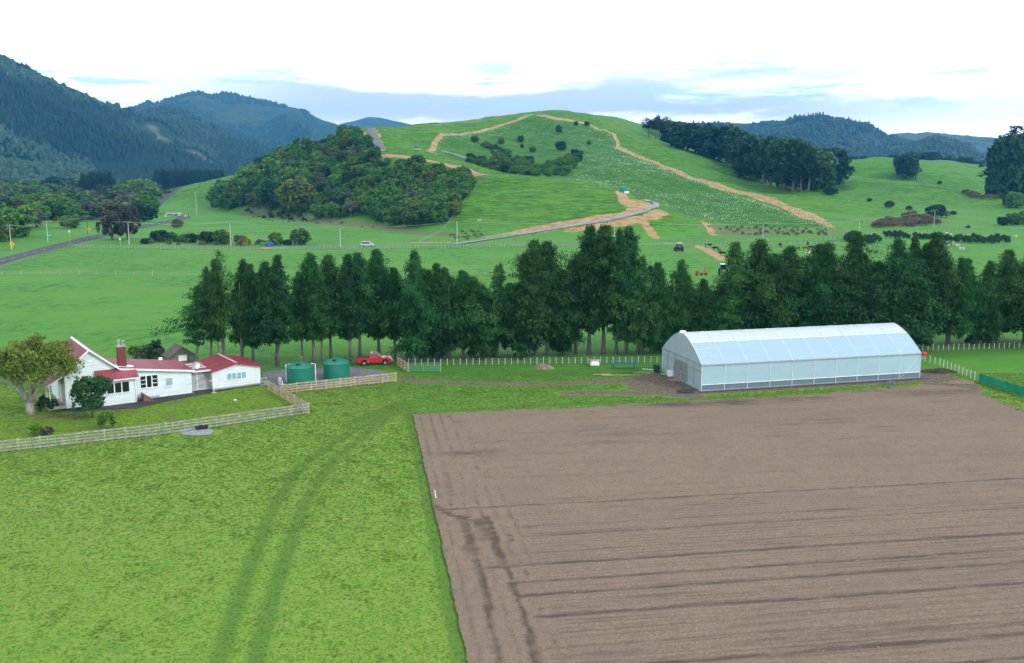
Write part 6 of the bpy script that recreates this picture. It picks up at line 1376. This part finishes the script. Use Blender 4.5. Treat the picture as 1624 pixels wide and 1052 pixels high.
for i in range(5): x, y = G(419+i*1.5, 395.3); tag(MB().tube([(-1.2, 0, .2), (1.2, -.5, .2)], .2, 8).build('log', M_TIMN, None, True, (x, y, .0+.12*(i % 2))), 'pale round log lying by the fence in front of the trailer', 'log', 'logs beside the trailer')
x, y = G(440, 395); tag(MB().box((0, 0, .45), (6.5, .12, .12)).box((-2.5, 0, .22), (.12, .12, .45)).box((2.5, 0, .22), (.12, .12, .45)).box((0, 0, .2), (6.5, .1, .1)).build('cattle_rail', M_STEEL, None, False, (x, y, 0)), 'pale low rail barrier beside the logs at the farm road', 'barrier')
# ---------------------------------------------------------------- stock
def beast(name, mat, L, H, sheep=False):
    """standing animal: trunk, neck, head, tail and four jointed legs grown as one skin"""
    V = [(0, 0, H*.74)]; Eg = []; Rr = [H*.235]
    def ad(p, r, a): V.append(p); Rr.append(r); Eg.append((a, len(V)-1)); return len(V)-1
    a = ad((L*.22, 0, H*.72), H*.245, 0); a = ad((L*.38, 0, H*.76), H*.2, a); sh = a
    a = ad((L*.52, 0, H*(.80 if not sheep else .88)), H*.115, a); a = ad((L*.60, 0, H*(.74 if not sheep else .9)), H*.085, a); ad((L*.72, 0, H*(.62 if not sheep else .80)), H*.055, a)
    b = ad((-L*.22, 0, H*.75), H*.235, 0); b = ad((-L*.40, 0, H*.80), H*.17, b); t = ad((-L*.47, 0, H*.74), H*.03, b); ad((-L*.49, 0, H*.45), H*.025, t)
    for s in (-1, 1):
        k = ad((L*.36, s*H*.13, H*.52), H*.085, sh); k = ad((L*.37, s*H*.14, H*.28), H*.05, k); ad((L*.36, s*H*.14, 0), H*.04, k)
        k = ad((-L*.36, s*H*.13, H*.55), H*.10, b); k = ad((-L*.43, s*H*.14, H*.30), H*.05, k); ad((-L*.40, s*H*.14, 0), H*.04, k)
    me = bpy.data.meshes.new(name); me.from_pydata(V, Eg, []); me.update(); me.materials.append(mat)
    o = bpy.data.objects.new(name, me); COL.objects.link(o); o.modifiers.new('skin', 'SKIN')
    for i, v in enumerate(me.skin_vertices[0].data): v.radius = (Rr[i]*.8, Rr[i]); v.use_root = (i == 0)
    s_ = o.modifiers.new('sub', 'SUBSURF'); s_.levels = 1; s_.render_levels = 1
    return o
def hide(name, a, b_, th):
    m, nt = newmat(name); tc = nd(nt, 'ShaderNodeTexCoord', None, 3); n = noise(nt, tc, 1.6, 2)
    finish(nt, principled(nt, mixc(nt, smooth(nt, n, th, th+.03), a, b_), .8, .1)); return m
H_BLK = hide('black_hide', (.012, .011, .011), (.03, .028, .026), .5); H_BW = hide('black_and_white_hide', (.012, .012, .012), (.6, .58, .55), .58); H_BRN = hide('red_brown_hide', (.14, .045, .02), (.22, .075, .03), .5); H_WOOL = hide('white_wool', (.52, .50, .45), (.68, .66, .60), .5)
protos = {}
def animal(kind, px, py, rz, label, group, hill=False):
    key = {'bw': ('cow', H_BW, 2.2, 1.5, False), 'bk': ('cow', H_BLK, 2.1, 1.45, False), 'br': ('cow', H_BRN, 2.0, 1.4, False), 'sh': ('sheep', H_WOOL, 1.35, .95, True)}[kind]
    h_ = HIT(px, py)
    if kind not in protos: protos[kind] = o = beast(*key)
    else: o = protos[kind].copy(); COL.objects.link(o)
    o.location = h_; o.rotation_euler = (0, 0, rz); tag(o, label, 'cow' if kind != 'sh' else 'sheep', group)
gc = 'cattle grazing in the far paddock'
for kd, px, py, rz, lab in (('bw', 1123, 393, 0, 'black and white cow nearest the blue tractor'), ('bk', 1135, 398, 2.6, 'black cow second from the blue tractor, beside the dirt track'), ('br', 1142, 401, 1.2, 'red brown cow standing right of the second black one by the track'), ('bk', 1146, 406, 2.8, 'black cow with lowered head nearest the green tractor'), ('br', 1153, 412, 1.8, 'brown cow just above the green tractor roof'), ('br', 1162, 400, 1.5, 'brown cow half hidden by the pointed conifer top'),
    ('bk', 1237, 392, 1.6, 'black cow alone between two conifer tops'), ('br', 1267, 397.5, 1.5, 'brown and dark cow facing the camera, left of the brown pair'), ('br', 1278, 397.5, 3.1, 'brown cow side on in the group left of the big shaggy conifer'), ('bk', 1285, 396.5, .1, 'black cow right of the brown side on one'), ('bk', 1281, 389.5, 1.4, 'black cow farthest back in the group of cattle')): animal(kd, px, py, rz, lab, gc)
gs_ = 'sheep in the right hand paddocks'
for i, (px, py) in enumerate(((1257, 403), (1262, 402), (1281, 404), (1452, 373), (1459, 373), (1456, 374), (1485, 374), (1502, 372), (1508, 374), (1543, 376), (1548, 375), (1552, 377), (1569, 377), (1574, 376), (1610, 377), (1541, 380), (1498, 389), (1505, 392), (1519, 392), (1528, 397), (1523, 397), (1477, 386), (1587, 413), (1493, 376), (1536, 375), (1577, 378), (1512, 386))):
    animal('sh', px, py, rnd.uniform(0, 6.28), 'white sheep grazing on the green beyond the shelter belt at right', gs_)
animal('sh', 760, 352, .4, 'single pale sheep on the hill face right of the bush', None)
# ---------------------------------------------------------------- poles and lines
M_POLE = simple('concrete_pole', (.42, .42, .40), .8, .15); M_WIRE = simple('power_wire', (.34, .36, .38), .6)
TOP = {}
def pole(px, by, ty, label, mat=M_POLE, arms=1, key=None, group=None):
    x, y = G(px, by); h = max(4.0, PY(px, ty, y)[2]); e = empty('power_pole', (x, y, 0), 0, label, 'power pole', group)
    MB().tube([(0, 0, -.2), (0, 0, h)], [.17, .11], 8).build('shaft', mat, e)
    for k in range(arms):
        z = h-.25-k*1.0; MB().box((0, -.13, z), (2.2, .1, .12)).build('crossarm', M_BROWN, e)
        b = MB(); [b.tube([(q, -.13, z+.06), (q, -.13, z+.3)], .05, 6) for q in (-1, -.5, .5, 1)]; b.build('insulator', M_WHITE, e)
    if key: TOP[key] = Vector((x, y-.13, h))
for a in ((18, 396, 357, 'power pole with two crossarms at the far left by the road', M_POLE, 2, 'a'), (76, 385, 351, 'power pole behind the green road sign', M_POLE, 1, 'b'), (139.5, 372, 342, 'timber power pole above the second yellow sign', M_BROWN, 1, 'd'), (205, 388, 352, 'white power pole in front of the bronze tree pair', M_POLE, 1, 'e'), (366, 390, 352, 'white power pole at the right end of the roadside hedge', M_POLE, 1, 'f'), (312, 342, 304, 'thin pale pole in the paddock beside the roadworks', M_POLE, 0, 'h'), (540, 392, 360, 'grey pole by the farm road left of the silver van', M_POLE, 1, 'j'), (725, 388, 351, 'slim pale pole beside the start of the gravel track', M_POLE, 0, 'k'), (974, 389, 351, 'pale pole rising behind the tallest conifers', M_POLE, 0, 'l'), (1209, 388, 354, 'grey pole below the planted slope', M_POLE, 1, 'm'), (1362, 375, 348, 'grey pole at the end of the clay strip', M_POLE, 1, 'n'), (1481, 362, 333, 'grey pole beside the dark tree below the second hill', M_POLE, 1, 'o')):
    pole(*a)
for px, by, ty in ((260, 322, 304), (254, 328, 316), (277, 317, 304), (295, 315.5, 304), (229, 327, 312), (236, 328, 318), (320, 306, 296), (326, 304, 295.5), (339, 303, 294)): pole(px, by, ty, 'distant pale pole along the straight valley road', M_POLE, 1, None, 'poles along the far valley road')
def wires(name, seq, label, sag=.9, offs=(-1, 1)):
    b = MB()
    for a, c in zip(seq[:-1], seq[1:]):
        p, q = TOP[a] if isinstance(a, str) else Vector(a), TOP[c] if isinstance(c, str) else Vector(c)
        for of in offs: b.tube([p.lerp(q, t/12)+Vector((of, 0, -sag*4*(t/12)*(1-t/12))) for t in range(13)], .03, 4, False)
    tag(b.build(name, M_WIRE), label, 'power line')
wires('power_line', ['a', 'b', 'd', 'e', 'f'], 'power wires strung along the country road at left'); wires('power_line', ['f', 'j', 'k', 'l', 'm', 'n', 'o'], 'thin power wires crossing the valley in front of the hill', .8, (0,))
def post_sign(px, by, ty, kind, label):
    x, y = G(px, by); h = PY(px, ty, y)[2]; e = empty('road_sign', (x, y, 0), 0, label, 'road sign'); MB().tube([(0, 0, 0), (0, 0, h)], .06, 8).build('post', M_STEEL, e)
    if kind == 'd': MB().box((0, -.08, h-.3), (1.25, .03, 1.25), 0, 1, R(45)).build('panel', M_YEL, e); MB().box((0, -.10, h-.35), (.16, .02, .7)).build('symbol', M_BLACK, e)
    elif kind == 'g': MB().box((0, -.08, h-.4), (2.6, .03, .9)).build('panel', simple('sign_green', (.01, .30, .14), .5), e); MB().box((0, -.10, h-.32), (1.9, .01, .14)).build('lettering', M_WHITE, e)
    else: MB().box((0, -.08, h-.3), (.5, .03, .7)).build('panel', M_WHITE, e)
post_sign(20, 397, 386, 'd', 'yellow diamond road sign at the far left beside the road'); post_sign(141, 372, 362, 'd', 'yellow diamond road sign on the bend before the bronze trees'); post_sign(79, 383, 372, 'g', 'green direction sign on the left of the road')
post_sign(191, 389.5, 378, 'w', 'short white post sign beside the road junction')
post_sign(111, 383, 366, 'w', 'thin white sign post on the roadside bank')
for i, (px, py) in enumerate(((262, 344), (266, 344), (284, 342.5), (289, 343), (294, 344), (297, 345))):
    x, y = G(px, py); e = empty('traffic_cone', (x, y, 0), 0, 'white and orange roadworks marker at the bend', 'road marker', 'roadworks markers at the road bend'); MB().lathe([(.35, 0), (.3, .1), (.12, 1.3), (.02, 1.35)], 10).build('cone', M_ORANGE if i % 2 else M_WHITE, e, True); MB().box((0, 0, .04), (.8, .8, .08)).build('base', M_WHITE if i % 2 else M_ORANGE, e)
x, y = G(275, 340.5); e = empty('road_barrier', (x, y, 0), 0, 'white and orange barrier across the closed bend', 'barrier'); MB().box((0, 0, .75), (9, .3, .5)).build('rail', M_WHITE, e); MB().box((0, -.16, .75), (9, .02, .14)).build('stripe', M_ORANGE, e); [MB().box((q, 0, .3), (.3, .5, .6)).build('foot', M_WHITE, e) for q in (-4, 0, 4)]
# green tanks on the hill
def hill_tank(px, py, s, label, pad=True):
    h = HIT(px, py); e = empty('hill_tank', h, 0, label, 'water tank'); b = MB(); b.lathe([(.02, -.5), (1.7, -.5), (1.7, 2.2), (1.2, 2.6), (.02, 2.85)], 28); b.build('shell', simple('teal_tank', (.012, .20, .15), .45), e, True); e.scale = (s, s, s)
    MB().box((0.2 if pad else 1.6, -1.9, .0), (5.6 if pad else 2.4, .3, .9)).build('pad' if pad else 'box', M_TIMN if pad else M_BAG, e)
hill_tank(661, 237, .95, 'green water tank on a bench cut in the hilltop pasture'); hill_tank(988, 305, 1.0, 'green water tank on the end of the front spur', False)
# small gate and pale rails where the gravel track starts
h = HIT(684, 387); e = empty('paddock_rail', h, 0, 'long low pale timber rail left of the start of the gravel track', 'barrier'); MB().box((0, 0, .5), (14, .12, .3)).build('rail', M_TIMN, e); [MB().box((q, .1, .35), (.14, .14, .9)).build('post', M_TIMB, e) for q in (-7, -3.5, 0, 3.5, 7)]
h = HIT(1334//1, 372)
# grass tufts in the near pasture and on the lawn
tm, nt = newmat('grass_blades'); pos = nd(nt, 'ShaderNodeNewGeometry', None, 0); rn = nd(nt, 'ShaderNodeObjectInfo', None, 5)
n2 = noise(nt, pos, .28, 4, .6); n3 = noise(nt, pos, 2.2, 4, .65)
c = mixc(nt, smooth(nt, n3, .3, .7), (0.105, 0.245, 0.032), (0.210, 0.330, 0.054)); c = mixc(nt, smooth(nt, rn, .55, 1.0, 0, .8), c, (0.295, 0.300, 0.100)); c = mixc(nt, smooth(nt, rn, .28, 0.0, 0, .6), c, (0.070, 0.190, 0.030)); c = mixc(nt, smooth(nt, n2, .5, .72, 0, .3), c, (0.085, 0.225, 0.030))
finish(nt, nd(nt, 'ShaderNodeMixShader', {0: .42, 1: principled(nt, c, .7, .15), 2: nd(nt, 'ShaderNodeBsdfTranslucent', {'Color': c})}))
r = np.random.default_rng(5); nb = 12; a = r.random(nb)*6.28; ln = .09+.09*r.random(nb); o_ = np.stack([np.cos(a)*.07*r.random(nb), np.sin(a)*.07*r.random(nb), np.zeros(nb)], 1)
d_ = np.stack([np.cos(a)*.75, np.sin(a)*.75, np.full(nb, .75)], 1); sd2 = np.stack([-np.sin(a), np.cos(a), np.zeros(nb)], 1)*.020
V = np.stack([o_-sd2, o_+sd2, o_+d_*ln[:, None]*.6+sd2*.8+[0, 0, .01], o_+d_*ln[:, None]+[0, 0, -.03], ], 1).reshape(-1, 3)
tuft = bpy.data.objects.new('tuft', mesh_np('tuft', V, np.arange(nb*4).reshape(nb, 4), tm))
N_ = 330000; px = r.uniform(-82, 82, N_); py = 44+ (r.random(N_)**1.15)*82
keep = (np.abs(px) < py*.56+14)&~(inside(px, py, FPOLY)&(seg_dist(px, py, FPOLY, True) > .22))&(seg_dist(px, py, [G(*q) for q in [(413, 607), (430, 590), (560, 585), (618, 598), (560, 609), (455, 618)]], True) > .6)
ji = np.clip(np.searchsorted(ys, py), 1, ny-1); ki = np.clip(np.searchsorted(xs, px), 1, nx-1)
dm = a_dirt[ji, ki]; rt = a_rut_shade[ji, ki]
drv = inside(px, py, [G(*q) for q in [(411, 604), (418, 590), (500, 585), (598, 587), (627, 600), (616, 606), (500, 616), (430, 616)]]); gp = (px-gx)*math.cos(GA)+(py-gy)*math.sin(GA); gq = -(px-gx)*math.sin(GA)+(py-gy)*math.cos(GA)
keep &= (dm < .3)&~drv&~((gp > -1)&(gp < 32)&(gq > -.7)&(gq < 13))&~inside(px, py, [G(*q) for q in [(80, 640), (84, 651), (216, 648), (303, 629), (413, 611), (413, 604), (220, 628), (150, 640)]])&(r.random(N_) > rt*.2)
hp = (px-A[0])*HE[0]+(py-A[1])*HE[1]; hq = -(px-A[0])*HE[1]+(py-A[1])*HE[0]; keep &= ~((hp > -10)&(hp < 15)&(hq > -1.3)&(hq < 10))
keep &= seg_dist(px, py, [G(*q) for q in [(290, 687), (334, 686)]]) > 1.25
px, py = px[keep], py[keep]; pz = ZG[ji[keep], ki[keep]]-.01
pm = bpy.data.meshes.new('grass_tufts'); pm.vertices.add(len(px)); pm.vertices.foreach_set('co', np.stack([px, py, pz], 1).astype(np.float32).ravel())
sc_ = (.38+.42*r.random(len(px)))*(1+.45*sstep(fbm(px/1.7, py/1.7, 3), .14, .24))*(1-.35*a_lawn[ji[keep], ki[keep]])*(.7+.5*sstep(py, 50, 100)); fattr(pm, 'size', sc_); fattr(pm, 'turn', r.random(len(px))*6.28)
go = tag(link('grass_tufts', pm), kind='stuff')
ng = bpy.data.node_groups.new('scatter_tufts', 'GeometryNodeTree'); ng.interface.new_socket('Geometry', in_out='INPUT', socket_type='NodeSocketGeometry'); ng.interface.new_socket('Geometry', in_out='OUTPUT', socket_type='NodeSocketGeometry')
gi = ng.nodes.new('NodeGroupInput'); gon = ng.nodes.new('NodeGroupOutput'); oi = ng.nodes.new('GeometryNodeObjectInfo'); oi.inputs['Object'].default_value = tuft; ip = ng.nodes.new('GeometryNodeInstanceOnPoints')
def nattr(n): q = ng.nodes.new('GeometryNodeInputNamedAttribute'); q.data_type = 'FLOAT'; q.inputs['Name'].default_value = n; return q.outputs['Attribute']
cx = ng.nodes.new('ShaderNodeCombineXYZ'); ng.links.new(nattr('turn'), cx.inputs[2]); cs = ng.nodes.new('ShaderNodeCombineXYZ'); sz = nattr('size'); [ng.links.new(sz, cs.inputs[i]) for i in range(3)]
ng.links.new(gi.outputs[0], ip.inputs['Points']); ng.links.new(oi.outputs['Geometry'], ip.inputs['Instance']); ng.links.new(cx.outputs[0], ip.inputs['Rotation']); ng.links.new(cs.outputs[0], ip.inputs['Scale']); ng.links.new(ip.outputs[0], gon.inputs[0])
go.modifiers.new('scatter', 'NODES').node_group = ng
SC.cycles.max_bounces = 5; SC.cycles.diffuse_bounces = 3; SC.cycles.transparent_max_bounces = 12; SC.cycles.volume_bounces = 0; SC.cycles.use_denoising = True
